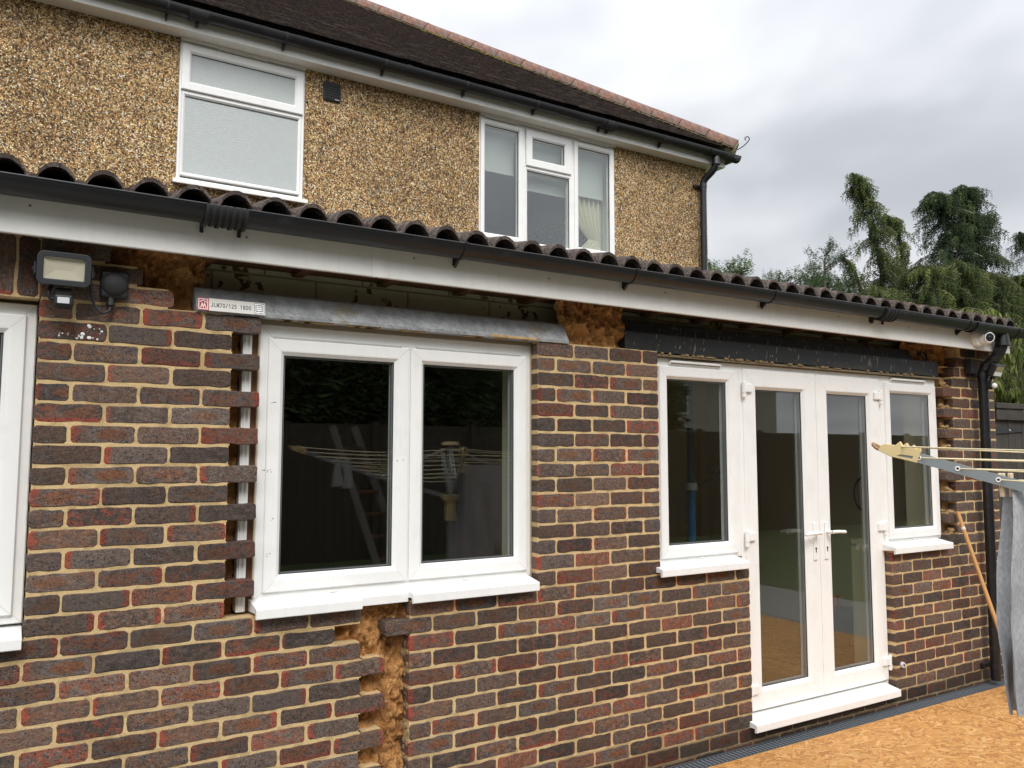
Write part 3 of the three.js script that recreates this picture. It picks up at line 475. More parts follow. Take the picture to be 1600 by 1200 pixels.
// ------------------------------------------------------------------ eaves of the extension
{
  const FZ = 0.15;
  const f = mesh('fascia', merge([rbx(-2.7, 0.664, 2.438, 2.615, FZ - 0.018, FZ, 0.004), rbx(0.668, 5.56, 2.438, 2.615, FZ - 0.018, FZ, 0.004), rbx(5.5605, 5.70, 2.438, 2.615, FZ - 0.018, FZ - 0.002, 0.004), bx(5.68, 5.70, 2.44, 2.615, -0.02, FZ - 0.018)]), M.fascia, ext);
  mesh('joint_cover', rbx(0.641, 0.695, 2.437, 2.615, FZ - 0.0005, FZ + 0.004, 0.0018, 1), M.fascia, f);
  const S = []; for (let i = 0; i < 9; i++) S.push(new THREE.SphereGeometry(0.0045, 8, 6).scale(1, 1, 0.5).translate(-0.62 + i * 0.72 + 0.03 * hash2(i, 1, 1), i % 2 ? 2.532 : 2.54, FZ + 0.001)); mesh('nail_heads', merge(S.map(worldUV)), std({ color: lin(0.2, 0.15, 0.1) }), f);
  mesh('timber_backing', merge([bx(-2.7, 5.68, 2.4415, 2.56, 0.108, FZ - 0.0185)]), M.rawTimber, ext);
  const R = rng(12), Ra = []; for (let x = -2.4; x < 5.6; x += 0.4) Ra.push(bx(x, x + 0.045, 2.47, 2.6, -0.19, FZ - 0.02)); for (const g of Ra) mesh('rafter', g, M.rawTimber, ext);
  // half-round gutter
  const gz = FZ + 0.062, gy = 2.606, r = 0.056;
  const half = (x0, x1, ra, rb, c = 10) => { const s = new THREE.Shape(); s.absarc(0, 0, rb, Math.PI, 2 * Math.PI, false); s.absarc(0, 0, ra, 2 * Math.PI, Math.PI, true); const g = new THREE.ExtrudeGeometry(s, { depth: x1 - x0, bevelEnabled: false, curveSegments: 18 }); g.rotateY(Math.PI / 2); g.translate(x0, gy, gz); return worldUV(g); };
  const bead = new THREE.CylinderGeometry(0.0048, 0.0048, 8.9, 8).rotateZ(Math.PI / 2).translate(1.75, gy, gz + r - 0.002);
  const gut = mesh('gutter', merge([half(-2.7, 6.2, r - 0.003, r), worldUV(bead)]), M.blackPlastic, ext);
  const br = x => { const g = [half(x - 0.009, x + 0.009, r + 0.0005, r + 0.0045), bx(x - 0.009, x + 0.009, gy - 0.075, gy + 0.01, FZ + 0.0005, FZ + 0.006)]; const s = new THREE.Shape([[0.006, gy - 0.085], [0.006, gy - 0.02], [0.05, gy - 0.052], [0.035, gy - 0.062]].map(p => new THREE.Vector2(-p[0], p[1]))); const e = new THREE.ExtrudeGeometry(s, { depth: 0.012, bevelEnabled: false }); e.rotateY(Math.PI / 2); e.translate(x - 0.006, 0, FZ); g.push(worldUV(e)); g.push(rbx(x - 0.009, x + 0.009, gy - 0.005, gy + 0.007, gz + r - 0.006, gz + r + 0.006, 0.002, 1)); return merge(g); };
  const B0 = br(0); for (const x of [-1.0, 1.03, 2.0, 3.015, 4.02, 4.985]) mesh('bracket', B0, M.blackPlastic, gut).position.x = x;
  const un = (x, w) => { const G = [half(x - w, x + w, r + 0.0006, r + 0.005)]; for (let k = -3; k <= 3; k++) G.push(half(x + k * w / 3.2 - 0.005, x + k * w / 3.2 + 0.005, r + 0.0052, r + 0.0105 + 0.004 * (k % 2 ? 1 : 0))); G.push(bx(x - w, x - w + 0.012, gy - 0.08, gy, FZ + 0.0005, FZ + 0.012), bx(x + w - 0.012, x + w, gy - 0.08, gy, FZ + 0.0005, FZ + 0.012)); return merge(G); };
  mesh('union', un(0.02, 0.075), M.blackMatt, gut); mesh('union', un(4.09, 0.06), M.blackMatt, gut);
  mesh('outlet', merge([half(5.06, 5.62, r + 0.0006, r + 0.006), half(5.06, 5.085, r + 0.006, r + 0.01), half(5.6, 5.625, r + 0.006, r + 0.01), worldUV(new THREE.CylinderGeometry(0.04, 0.052, 0.09, 20, 1, true).translate(5.475, gy - 0.085, gz))]), M.blackPlastic, gut);
  // downpipe with an offset back to the wall
  const dp = mesh('downpipe', merge([worldUV(tube([[5.475, 2.54, gz], [5.475, 2.47, gz - 0.005], [5.468, 2.40, gz - 0.045], [5.455, 2.335, 0.1], [5.45, 2.29, 0.078], [5.45, 2.22, 0.075]], 0.036, 40, 18)), worldUV(rod([5.45, 2.235, 0.075], [5.435, 0.09, 0.075], 0.034, 20))]), M.blackPlastic, ext);
  for (const y of [2.27, 0.19]) mesh('pipe_clip', merge([worldUV(new THREE.CylinderGeometry(0.038, 0.038, 0.035, 20).translate(5.45 - (2.27 - y) * 0.007, y, 0.075)), rbx(5.37, 5.53, y - 0.014, y + 0.014, 0.004, 0.03, 0.004, 1)]), M.black, dp);
  for (const y of [2.44, 2.33]) mesh('pipe_collar', worldUV(new THREE.CylinderGeometry(0.041, 0.041, 0.05, 20).rotateX(y > 2.4 ? 0.35 : 0.2).translate(y > 2.4 ? 5.473 : 5.454, y, y > 2.4 ? gz - 0.022 : 0.1)), M.blackPlastic, dp);
}
{ // roman tile roof at a low pitch: the eaves course is single tiles, the rest one piece
  const slope = 0.17, pitch = 0.1505, x0 = -0.534;
  const prof = x => { const u = mod(x - x0 + pitch / 2, pitch) - pitch / 2, a = 0.059; return Math.abs(u) < a ? 0.052 * Math.pow(Math.cos(u / a * Math.PI / 2), 0.6) : 0; };
  function tileGeo(cx, zf, zb, yf, seed) {                      // two rolls wide, 12 mm thick, front edge ragged
    const R = rng(seed), n = 40, P = [], w = 2 * pitch, xs = []; for (let i = 0; i <= n; i++) xs.push(cx - w / 2 + w * i / n);
    const th = 0.016, top = (x, z) => yf + prof(x) + (zf - z) * slope, jit = xs.map(() => 0.004 * R());
    const quad = (a, b, c, d) => P.push(...a, ...b, ...c, ...a, ...c, ...d);
    for (let i = 0; i < n; i++) {
      const a = xs[i], b = xs[i + 1], za = zf - jit[i], zc = zf - jit[i + 1], dy = 0.0015 * Math.sin(seed + i);
      const A = [a, top(a, zf), za], B = [b, top(b, zf), zc], C = [b, top(b, zb), zb], D = [a, top(a, zb), zb], E = [a, top(a, zf) - th, za], F = [b, top(b, zf) - th, zc], G = [b, top(b, zb) - th, zb], H = [a, top(a, zb) - th, zb];
      quad(A, B, C, D); quad(E, F, B, A); quad(H, G, F, E);
    }
    for (const i of [0, n]) { const a = xs[i], s = i ? 1 : -1, A = [a, top(a, zf), zf], D = [a, top(a, zb), zb], E = [a, top(a, zf) - th, zf], H = [a, top(a, zb) - th, zb]; s > 0 ? quad(E, H, D, A) : quad(H, E, A, D); }
    return polyGeo(P);
  }
  const roof = mesh('roof', merge([bx(-2.62, 5.68, 2.49, 2.56, -0.7, 0.12), ...[0, 1, 2, 3, 4].map(k => bx(-2.62, 5.68, 2.56 + 0.1 * k, 2.63 + 0.1 * k, -0.6 * (k + 1), -0.6 * k))]), M.rawTimber, ext);
  const rest = []; let s = 900;
  for (let i = -7; i <= 20; i++) { const cx = x0 + pitch / 2 + i * 2 * pitch; if (cx > 5.75) continue; const R = rng(s); mesh('roof_tile', tileGeo(cx, 0.2 + 0.012 * (R() - 0.5), -0.24, 2.6415 + 0.004 * (R() - 0.5), s++), M.tile, roof); for (let k = 1; k < 9; k++) rest.push(tileGeo(cx, 0.2 - 0.35 * k, -0.24 - 0.35 * k, 2.6415 + 0.35 * k * slope + 0.014, s++)); }
  const o = mesh('roof_tiles', merge(rest), M.tile, roof); o.userData.kind = 'stuff';
}

// ------------------------------------------------------------------ the house behind
const HZ = -2.96;                                             // its rear wall
const house = thing('pebbledash_house', 'two storey house with brown pebbledash walls and a hipped dark tile roof', 'house');
{
  const hole = (x0, x1, y0, y1) => { const p = new THREE.Path(); p.moveTo(x0, y0); p.lineTo(x0, y1); p.lineTo(x1, y1); p.lineTo(x1, y0); p.closePath(); return p; };
  const s = new THREE.Shape([[-9, 2.3], [5.748, 2.3], [5.748, 4.8], [-9, 4.8]].map(p => new THREE.Vector2(...p)));
  s.holes.push(hole(0.335, 1.29, 3.69, 4.795), hole(2.9, 4.465, 3.62, 4.795));
  const g = new THREE.ExtrudeGeometry(s, { depth: 0.22, bevelEnabled: false }); g.translate(0, 0, HZ - 0.22);
  const side = bx(5.5, 5.752, 0, 4.8, HZ - 7.5, HZ - 0.221);
  const wall = mesh('pebbledash_wall', merge([worldUV(g), side]), M.dash, house);
  // ragged dash standing proud along the corner and the reveals
  const R = rng(63), E = []; for (let i = 0; i < 420; i++) { const q = i % 5, y = 3.5 + 1.28 * R(), x = q === 0 ? 5.752 : q === 1 ? 0.331 : q === 2 ? 1.294 : q === 3 ? 2.896 : 4.469; E.push(new THREE.IcosahedronGeometry(0.0045 + 0.004 * R(), 0).translate(x + 0.004 * (R() - 0.5), y, HZ - 0.002 - (q ? 0.01 : 0.1) * R())); }
  const o = mesh('pebbles', merge(E.map(worldUV)), M.dash, wall); o.userData.kind = 'stuff';
  mesh('lower_wall', bx(-9, 5.6, 0, 2.3, HZ - 0.2, HZ - 0.02), M.roomDark, house);
  mesh('inner_room', merge([bx(-9, 5.49, 3.2, 3.25, HZ - 4, HZ - 0.23), bx(-9, 5.49, 4.78, 4.8, HZ - 4, HZ - 0.23), bx(-9, 5.49, 3.25, 4.78, HZ - 3.2, HZ - 3.1), bx(2.0, 2.1, 3.25, 4.78, HZ - 3.1, HZ - 0.23), bx(-9, -8.9, 3.25, 4.78, HZ - 3.1, HZ - 0.23)]), M.roomWhite, house);
  // fascia and soffit boxing
  const SZ = HZ + 0.145;
  const fas = mesh('fascia', merge([rbx(-9, 2.142, 4.79, 4.985, SZ - 0.018, SZ, 0.003), rbx(2.146, 5.89, 4.79, 4.985, SZ - 0.018, SZ, 0.003), rbx(5.872, 5.89, 4.79, 4.985, HZ - 7.5, SZ - 0.0185, 0.003)]), M.fascia, house);
  mesh('joint_cover', rbx(2.12, 2.168, 4.789, 4.985, SZ - 0.0005, SZ + 0.004, 0.0015, 1), M.fascia, fas);
  mesh('soffit', merge([bx(-9, 1.99, 4.792, 4.8, HZ - 0.02, SZ - 0.0185), bx(1.994, 5.871, 4.792, 4.8, HZ - 0.02, SZ - 0.0185), bx(5.753, 5.871, 4.792, 4.8, HZ - 7.5, HZ - 0.0205)]), M.fascia, house);
  mesh('soffit_trim', merge([bx(0.34, 1.285, 4.772, 4.7915, HZ - 0.004, HZ + 0.03), bx(2.905, 4.46, 4.772, 4.7915, HZ - 0.004, HZ + 0.03)]), M.fascia, house);
  // gutter
  const gz = SZ + 0.062, gy = 4.908, r = 0.057;
  const half = (x0, x1, ra, rb) => { const s2 = new THREE.Shape(); s2.absarc(0, 0, rb, Math.PI, 2 * Math.PI, false); s2.absarc(0, 0, ra, 2 * Math.PI, Math.PI, true); const q = new THREE.ExtrudeGeometry(s2, { depth: x1 - x0, bevelEnabled: false, curveSegments: 16 }); q.rotateY(Math.PI / 2); q.translate(x0, gy, gz); return worldUV(q); };
  const halfz = (z0, z1, x) => { const s2 = new THREE.Shape(); s2.absarc(0, 0, r, Math.PI, 2 * Math.PI, false); s2.absarc(0, 0, r - 0.003, 2 * Math.PI, Math.PI, true); const q = new THREE.ExtrudeGeometry(s2, { depth: z1 - z0, bevelEnabled: false, curveSegments: 16 }); q.translate(x, gy, z0); return worldUV(q); };
  const gut = mesh('gutter', merge([half(-9, 5.93, r - 0.003, r), worldUV(new THREE.CylinderGeometry(0.005, 0.005, 14.93, 8).rotateZ(Math.PI / 2).translate(-1.535, gy, gz + r - 0.002)), halfz(HZ - 7, gz + r, 5.952)]), M.blackPlastic, house);
  mesh('corner_piece', merge([half(5.76, 6.01, r + 0.0005, r + 0.006), rbx(5.9, 6.012, gy - 0.058, gy + 0.004, gz - 0.02, gz + r + 0.006, 0.025, 3)]), M.blackMatt, gut);
  const B0 = merge([half(-0.009, 0.009, r + 0.0005, r + 0.005), rbx(-0.009, 0.009, gy - 0.004, gy + 0.008, gz + r - 0.006, gz + r + 0.006, 0.002, 1), bx(-0.006, 0.006, gy - 0.09, gy - 0.045, SZ + 0.001, SZ + 0.045)]);
  for (const x of [0.21, 1.06, 1.88, 2.64, 3.375, 4.14, 4.92]) mesh('bracket', B0, M.blackMatt, gut).position.x = x;
  for (const x of [0.42, 4.24]) mesh('union', merge([half(x - 0.07, x + 0.07, r + 0.0006, r + 0.006), half(x - 0.06, x - 0.042, r + 0.0062, r + 0.014), half(x + 0.042, x + 0.06, r + 0.0062, r + 0.014), bx(x - 0.01, x + 0.01, gy - 0.085, gy - 0.05, SZ + 0.001, SZ + 0.05)]), M.blackMatt, gut);
  mesh('outlet', merge([half(5.57, 5.8, r + 0.0006, r + 0.007), worldUV(new THREE.CylinderGeometry(0.038, 0.05, 0.1, 18, 1, true).translate(5.685, gy - 0.09, gz))]), M.blackPlastic, gut);
  const dp = mesh('downpipe', merge([worldUV(tube([[5.685, 4.83, gz], [5.685, 4.775, gz], [5.672, 4.71, gz - 0.035], [5.64, 4.635, HZ + 0.09], [5.63, 4.59, HZ + 0.07], [5.63, 4.5, HZ + 0.07]], 0.036, 40, 16)), worldUV(rod([5.63, 4.52, HZ + 0.07], [5.615, 2.9, HZ + 0.07], 0.034, 18))]), M.blackPlastic, house);
  mesh('pipe_clip', merge([worldUV(new THREE.CylinderGeometry(0.039, 0.039, 0.05, 18).translate(5.63, 4.565, HZ + 0.07)), rbx(5.54, 5.66, 4.55, 4.58, HZ + 0.002, HZ + 0.035, 0.004, 1)]), M.black, dp);
  // extractor grille near the eaves
  const v = mesh('vent_grille', merge([rbx(1.437, 1.583, 4.568, 4.725, HZ, HZ + 0.02, 0.008), ...[0, 1, 2, 3, 4, 5].map(k => bx(1.447, 1.573, 4.585 + k * 0.021, 4.588 + k * 0.021, HZ + 0.02, HZ + 0.026))]), M.blackMatt, house);
  mesh('logo_plate', bx(1.53, 1.565, 4.578, 4.584, HZ + 0.0201, HZ + 0.0265), M.alu, v);

  // roof: plain tiles laid in courses on the rear slope and the hip end
  const p = Math.tan(35 * Math.PI / 180), ex = 5.99, ez = SZ + 0.06, ey = 4.985, P = [], C = [], R2 = rng(31);
  const quad = (a, b, c, d, col) => { P.push(...a, ...b, ...c, ...a, ...c, ...d); for (let i = 0; i < 6; i++) C.push(...col); };
  const gauge = 0.1, cs = Math.cos(35 * Math.PI / 180), sn = Math.sin(35 * Math.PI / 180);
  for (let k = 0; k < 52; k++) {
    const d = k * gauge * cs, y = ey + k * gauge * sn, z = ez - d, xe = ex - d;
    for (let x = -9 + (k % 2) * 0.0825; x < xe; x += 0.165) {
      const a = x + 0.001, b = Math.min(x + 0.164, xe), t = 0.019 + 0.008 * R2(), l = 0.004 * (R2() - 0.5), c = 0.75 + 0.6 * R2() * R2(), red = R2() < 0.12 ? 1.35 : 1, col = [c * red, c, c]; if (b - a < 0.02) continue;
      const yl = y + t + l, zl = z + 0.01, yh = y + gauge * sn * 1.3 + 0.012, zh = z - gauge * cs * 1.3;
      quad([a, yl, zl], [b, yl, zl], [Math.min(b, ex - (ez - zh)), yh, zh], [Math.min(a, ex - (ez - zh)), yh, zh], col); quad([a, yl - 0.016, zl - 0.004], [b, yl - 0.016, zl - 0.004], [b, yl, zl], [a, yl, zl], [c * 0.8, c * 0.8, c * 0.8]);
    }
  }
  const rg = polyGeo(P); rg.setAttribute('color', new THREE.Float32BufferAttribute(C, 3));
  const top = 52 * gauge, hip = polyGeo([ex, ey, ez, ex, ey, ez - 12, ex - top * cs, ey + top * sn, ez - top * cs, ex, ey, ez - 12, ex - top * cs, ey + top * sn, ez - 12 + top * cs, ex - top * cs, ey + top * sn, ez - top * cs]); tint(hip);
  const deck = polyGeo([-9, ey - 0.03, ez - 0.02, ex, ey - 0.03, ez - 0.02, ex - top * cs, ey + top * sn - 0.03, ez - top * cs, -9, ey - 0.03, ez - 0.02, ex - top * cs, ey + top * sn - 0.03, ez - top * cs, -9, ey + top * sn - 0.03, ez - top * cs]); tint(deck, [0.6, 0.6, 0.6]);
  const roof = mesh('roof', merge([hip, deck]), M.tileDark, house); const ro = mesh('roof_tiles', rg, M.tileDark, roof); ro.userData.kind = 'stuff';
  // half-round hip tiles bedded in mortar
  const dir = new THREE.Vector3(-1, p, -1).normalize(), q = new THREE.Quaternion(), side2 = new THREE.Vector3(1, 0, -1).normalize(), upv = new THREE.Vector3().crossVectors(side2, dir).negate(); if (upv.y < 0) upv.negate(); const mat = new THREE.Matrix4().makeBasis(new THREE.Vector3().crossVectors(upv, dir), upv, dir); q.setFromRotationMatrix(mat);
  const L = 0.33; for (let k = 0; k < 22; k++) {
    const s3 = new THREE.Shape(); const ro2 = 0.115, ri = 0.098; s3.absarc(0, 0, ro2, 0, Math.PI, false); s3.absarc(0, 0, ri, Math.PI, 0, true);
    const g3 = new THREE.ExtrudeGeometry(s3, { depth: L - 0.012, bevelEnabled: true, bevelSize: 0.003, bevelThickness: 0.003, bevelSegments: 1, curveSegments: 12 }); g3.applyQuaternion(q); worldUV(g3);
    const o3 = mesh('hip_tile', g3, M.terra, roof); const st = 0.02 + k * L; o3.position.set(ex, ey - 0.005 + 0.004 * R2(), ez).addScaledVector(dir, st); o3.rotation.z = 0.006 * (R2() - 0.5);
  }
  const bed = new THREE.CylinderGeometry(0.1, 0.1, 7.4, 14, 1, false, -Math.PI / 2, Math.PI); { const g4 = new THREE.CylinderGeometry(0.101, 0.101, 7.3, 16); g4.rotateX(Math.PI / 2); g4.translate(0, -0.012, 3.65); g4.applyQuaternion(q); g4.translate(ex, ey - 0.006, ez); mesh('hip_bedding', worldUV(g4), std({ color: lin(0.2, 0.17, 0.1), roughness: 1 }), roof); }
  // moss and lichen crumbs under the hip tiles
  { const G = [], GY = [], w = new THREE.Vector3().crossVectors(upv, dir).normalize(); if (w.x > 0 && w.z < 0) w.negate(); for (let i = 0; i < 700; i++) { const t2 = R2() * 7, off = 0.105 + 0.09 * R2() * R2(), c4 = new THREE.Vector3(ex, ey, ez).addScaledVector(dir, t2).addScaledVector(w, off * (w.z > 0 ? 1 : -1)); const cz = ez - c4.z, yy = ey + cz * p + 0.03; const gg = new THREE.IcosahedronGeometry(0.008 + 0.014 * R2(), 0).scale(1.3, 0.7, 1.3).translate(c4.x, yy, c4.z); (t2 > 2.6 && t2 < 4.0 && R2() < 0.6 ? GY : G).push(worldUV(gg)); }
    let o5 = mesh('moss', merge(G), std({ color: lin(0.11, 0.085, 0.045), roughness: 1 }), roof); o5.userData.kind = 'stuff'; o5 = mesh('moss', merge(GY), std({ color: lin(0.2, 0.16, 0.03), roughness: 1 }), roof); o5.userData.kind = 'stuff'; }
  mesh('hip_iron', worldUV(tube([[6.0, 4.99, ez + 0.02], [6.05, 5.03, ez + 0.06], [6.085, 5.075, ez + 0.09], [6.10, 5.105, ez + 0.10], [6.09, 5.128, ez + 0.095], [6.066, 5.126, ez + 0.08], [6.058, 5.105, ez + 0.075], [6.07, 5.093, ez + 0.08]], 0.0055, 40, 8)), M.blackMatt, roof);

  // upstairs windows
  const prof = (z, w) => [[0, z - 0.07], [0, z - 0.003], [0.003, z], [w - 0.014, z], [w, z - 0.012], [w, z - 0.07]];
  const fr = (x0, x1, y0, y1, w, z) => frameGeo(x0, x1, y0, y1, prof(z, w));
  const frost = (() => { const t = dataTex(512, 512, (i, j) => { const n = fbm(i / 20, j / 20, 141, 4, 25, 25); const v = 240 + 8 * (n - 0.5); return [v * 0.97, v * 0.985, v * 0.975]; }), b = dataTex(512, 512, (i, j) => { const v = 255 * fbm(i / 8, j / 8, 142, 3, 64, 64); return [v, v, v]; }, false); t.repeat.set(2, 2); b.repeat.set(3, 3); return new THREE.MeshPhysicalMaterial({ map: t, bumpMap: b, bumpScale: 0.003, color: lin(0.84, 0.86, 0.85), transmission: 0.4, thickness: 0, roughness: 0.55, ior: 1.5, clearcoat: 1, clearcoatRoughness: 0.06 }); })();
  const W1 = part('window', house); W1.userData.label = 'bathroom window with frosted panes';
  mesh('frame', merge([fr(0.338, 1.288, 3.7, 4.772, 0.03, HZ - 0.004), tint(bx(0.36, 1.266, 4.374, 4.394, HZ - 0.07, HZ - 0.004))]), M.pvc, W1);
  mesh('sash', fr(0.352, 1.272, 4.4, 4.752, 0.066, HZ + 0.016), M.pvc, W1); mesh('pane', bx(0.412, 1.212, 4.46, 4.692, HZ - 0.03, HZ - 0.006), frost, W1);
  mesh('sash', fr(0.364, 1.262, 3.748, 4.378, 0.022, HZ + 0.002), M.pvc, W1); mesh('pane', bx(0.38, 1.246, 3.765, 4.36, HZ - 0.034, HZ - 0.012), frost, W1);
  mesh('gasket', merge([bx(0.417, 1.207, 4.681, 4.688, HZ - 0.006, HZ - 0.002), bx(0.384, 1.242, 4.35, 4.357, HZ - 0.0115, HZ - 0.008)]), M.gasket, W1);
  trickle(W1, 0.61, 0.98, 4.765, HZ - 0.002);
  sill(W1, [[0.31, 1.312, 0.06]], 3.666, 3.7); W1.children[W1.children.length - 1].position.z = HZ;
  const W2 = part('window', house); W2.userData.label = 'bedroom window of four panes with blinds and a tied curtain';
  mesh('frame', merge([fr(2.903, 4.462, 3.625, 4.772, 0.032, HZ - 0.004), tint(bx(3.345, 3.402, 3.64, 4.76, HZ - 0.07, HZ - 0.0045)), tint(bx(3.93, 3.985, 3.64, 4.76, HZ - 0.07, HZ - 0.0045)), tint(bx(3.4, 3.93, 4.352, 4.4, HZ - 0.07, HZ - 0.005))]), M.pvc, W2);
  const gp = (x0, x1, y0, y1) => { mesh('pane', bx(x0, x1, y0, y1, HZ - 0.034, HZ - 0.012), M.glass, W2); mesh('gasket', merge([bx(x0 + 0.004, x1 - 0.004, y1 - 0.008, y1 - 0.002, HZ - 0.0118, HZ - 0.006), bx(x1 - 0.008, x1 - 0.002, y0 + 0.004, y1 - 0.0085, HZ - 0.0118, HZ - 0.006)]), M.gasket, W2); };
  mesh('sash', fr(2.912, 3.37, 3.64, 4.742, 0.046, HZ + 0.016), M.pvc, W2); gp(2.955, 3.327, 3.683, 4.7);
  mesh('sash', fr(3.405, 3.925, 4.392, 4.742, 0.075, HZ + 0.016), M.pvc, W2); gp(3.476, 3.854, 4.462, 4.67);
  mesh('sash', fr(3.402, 3.93, 3.64, 4.372, 0.024, HZ + 0.002), M.pvc, W2); gp(3.422, 3.91, 3.66, 4.352);
  mesh('sash', fr(3.962, 4.452, 3.64, 4.742, 0.05, HZ + 0.016), M.pvc, W2); gp(4.01, 4.404, 3.687, 4.695);
  trickle(W2, 2.95, 3.31, 4.76, HZ - 0.002); trickle(W2, 4.0, 4.38, 4.76, HZ - 0.002);
  mesh('reveal', merge([bx(0.30, 0.336, 3.69, 4.78, HZ - 0.23, HZ - 0.075), bx(1.289, 1.32, 3.69, 4.78, HZ - 0.23, HZ - 0.075), bx(2.87, 2.902, 3.62, 4.78, HZ - 0.23, HZ - 0.075), bx(4.464, 4.5, 3.62, 4.78, HZ - 0.23, HZ - 0.075), bx(0.32, 1.3, 3.64, 3.70, HZ - 0.26, HZ - 0.075), bx(2.88, 4.48, 3.58, 3.63, HZ - 0.26, HZ - 0.075)]), M.roomWhite, house);
  const cloth = new THREE.MeshPhysicalMaterial({ color: lin(0.72, 0.74, 0.72), roughness: 1, transmission: 0.3, thickness: 0, side: THREE.DoubleSide });
  for (const [x0, x1, y] of [[2.95, 3.36, 4.33], [3.38, 3.95, 4.22], [3.97, 4.43, 4.27]]) { const b = mesh('blind', merge([bx(x0, x1, y, 4.72, HZ - 0.145, HZ - 0.142), bx(x0, x1, y - 0.012, y, HZ - 0.15, HZ - 0.138)]), cloth, W2); }
  { const P3 = [], nx = 60, ny = 24, pt = (i, j) => { const u = i / nx, v = j / ny, pinch = 1 - 0.62 * Math.pow(1 - Math.abs(v - 0.28) / 0.72, 2.2), x = 4.44 - (1 - u) * 0.42 * pinch; return [x, 3.66 + v * 0.64, HZ - 0.19 + 0.018 * Math.sin(u * 44) * (0.5 + v)]; }; for (let i = 0; i < nx; i++) for (let j = 0; j < ny; j++) { const a = pt(i, j), b = pt(i + 1, j), c = pt(i + 1, j + 1), d = pt(i, j + 1); P3.push(...a, ...b, ...c, ...a, ...c, ...d); } mesh('curtain', polyGeo(P3), std({ color: lin(0.68, 0.64, 0.5), roughness: 1, side: THREE.DoubleSide }), W2); }
}

// ------------------------------------------------------------------ fittings on the walls
{
  const t = thing('floodlight', 'black floodlight with a motion sensor beneath, above the far left window', 'floodlight', [-0.493, 2.34, 0.1]);
  const body = mesh('housing', merge([rbx(-0.085, 0.083, -0.055, 0.06, -0.045, 0.0, 0.02, 4), ...[-0.06, -0.03, 0, 0.03, 0.06].map(x => bx(x - 0.003, x + 0.003, -0.045, 0.05, -0.07, -0.04))]), M.blackMatt, t); body.rotation.x = 0.2;
  const bez = new THREE.Shape(); const rr = (s, x0, x1, y0, y1, r) => { s.moveTo(x0 + r, y0); s.lineTo(x1 - r, y0); s.absarc(x1 - r, y0 + r, r, -Math.PI / 2, 0); s.lineTo(x1, y1 - r); s.absarc(x1 - r, y1 - r, r, 0, Math.PI / 2); s.lineTo(x0 + r, y1); s.absarc(x0 + r, y1 - r, r, Math.PI / 2, Math.PI); s.lineTo(x0, y0 + r); s.absarc(x0 + r, y0 + r, r, Math.PI, Math.PI * 1.5); };
  rr(bez, -0.083, 0.081, -0.053, 0.058, 0.02); const h = new THREE.Path(); rr(h, -0.068, 0.066, -0.038, 0.044, 0.008); bez.holes.push(h);
  mesh('bezel', worldUV(new THREE.ExtrudeGeometry(bez, { depth: 0.012, bevelEnabled: true, bevelSize: 0.003, bevelThickness: 0.003, bevelSegments: 2 })), std({ color: lin(0.035, 0.037, 0.042), roughness: 0.6 }), body);
  const x0 = -0.069, x1 = 0.067, y0 = -0.039, y1 = 0.045, a = 0.032, P = [], q = (a1, b1, c1, d1) => P.push(...a1, ...b1, ...c1, ...a1, ...c1, ...d1), O = [[x0, y0, 0.009], [x1, y0, 0.009], [x1, y1, 0.009], [x0, y1, 0.009]], I = [[x0 + 0.042, y0 + 0.036, 0.003], [x1 - 0.042, y0 + 0.036, 0.003], [x1 - 0.006, y1 - 0.006, 0.003], [x0 + 0.006, y1 - 0.006, 0.003]];
  for (let i = 0; i < 4; i++) q(O[i], O[(i + 1) % 4], I[(i + 1) % 4], I[i]); q(...I);
  mesh('reflector', polyGeo(P), std({ color: lin(0.66, 0.62, 0.52), roughness: 0.5, metalness: 0.0 }), body);
  mesh('lens', bx(x0, x1, y0, y1, 0.0095, 0.0115), new THREE.MeshPhysicalMaterial({ color: lin(0.95, 0.95, 0.93), transmission: 1, roughness: 0.0, thickness: 0, ior: 1.15 }), body);
  mesh('bracket', merge([bx(-0.094, -0.088, -0.02, 0.02, -0.06, 0.0), bx(0.086, 0.092, -0.02, 0.02, -0.06, 0.0), bx(-0.094, 0.092, -0.02, 0.02, -0.097, -0.075), worldUV(new THREE.CylinderGeometry(0.008, 0.008, 0.196, 10).rotateZ(Math.PI / 2).translate(0, 0, -0.03)), bx(-0.094, -0.088, -0.02, 0.02, -0.08, -0.05), bx(0.086, 0.092, -0.02, 0.02, -0.08, -0.05)]), M.blackMatt, t);
  const se = mesh('sensor', merge([rbx(-0.03, 0.034, -0.13, -0.085, -0.06, 0.0, 0.012, 3), rbx(-0.026, 0.03, -0.095, -0.06, -0.05, -0.02, 0.008, 2), worldUV(tube([[-0.035, -0.05, -0.04], [-0.045, -0.08, -0.03], [-0.038, -0.1, -0.03], [-0.025, -0.1, -0.03]], 0.007, 16, 8))]), M.black, t);
  mesh('sensor_window', rbx(-0.018, 0.02, -0.12, -0.098, -0.0005, 0.003, 0.0014, 1), std({ color: lin(0.6, 0.62, 0.63), roughness: 0.3 }), se);
}
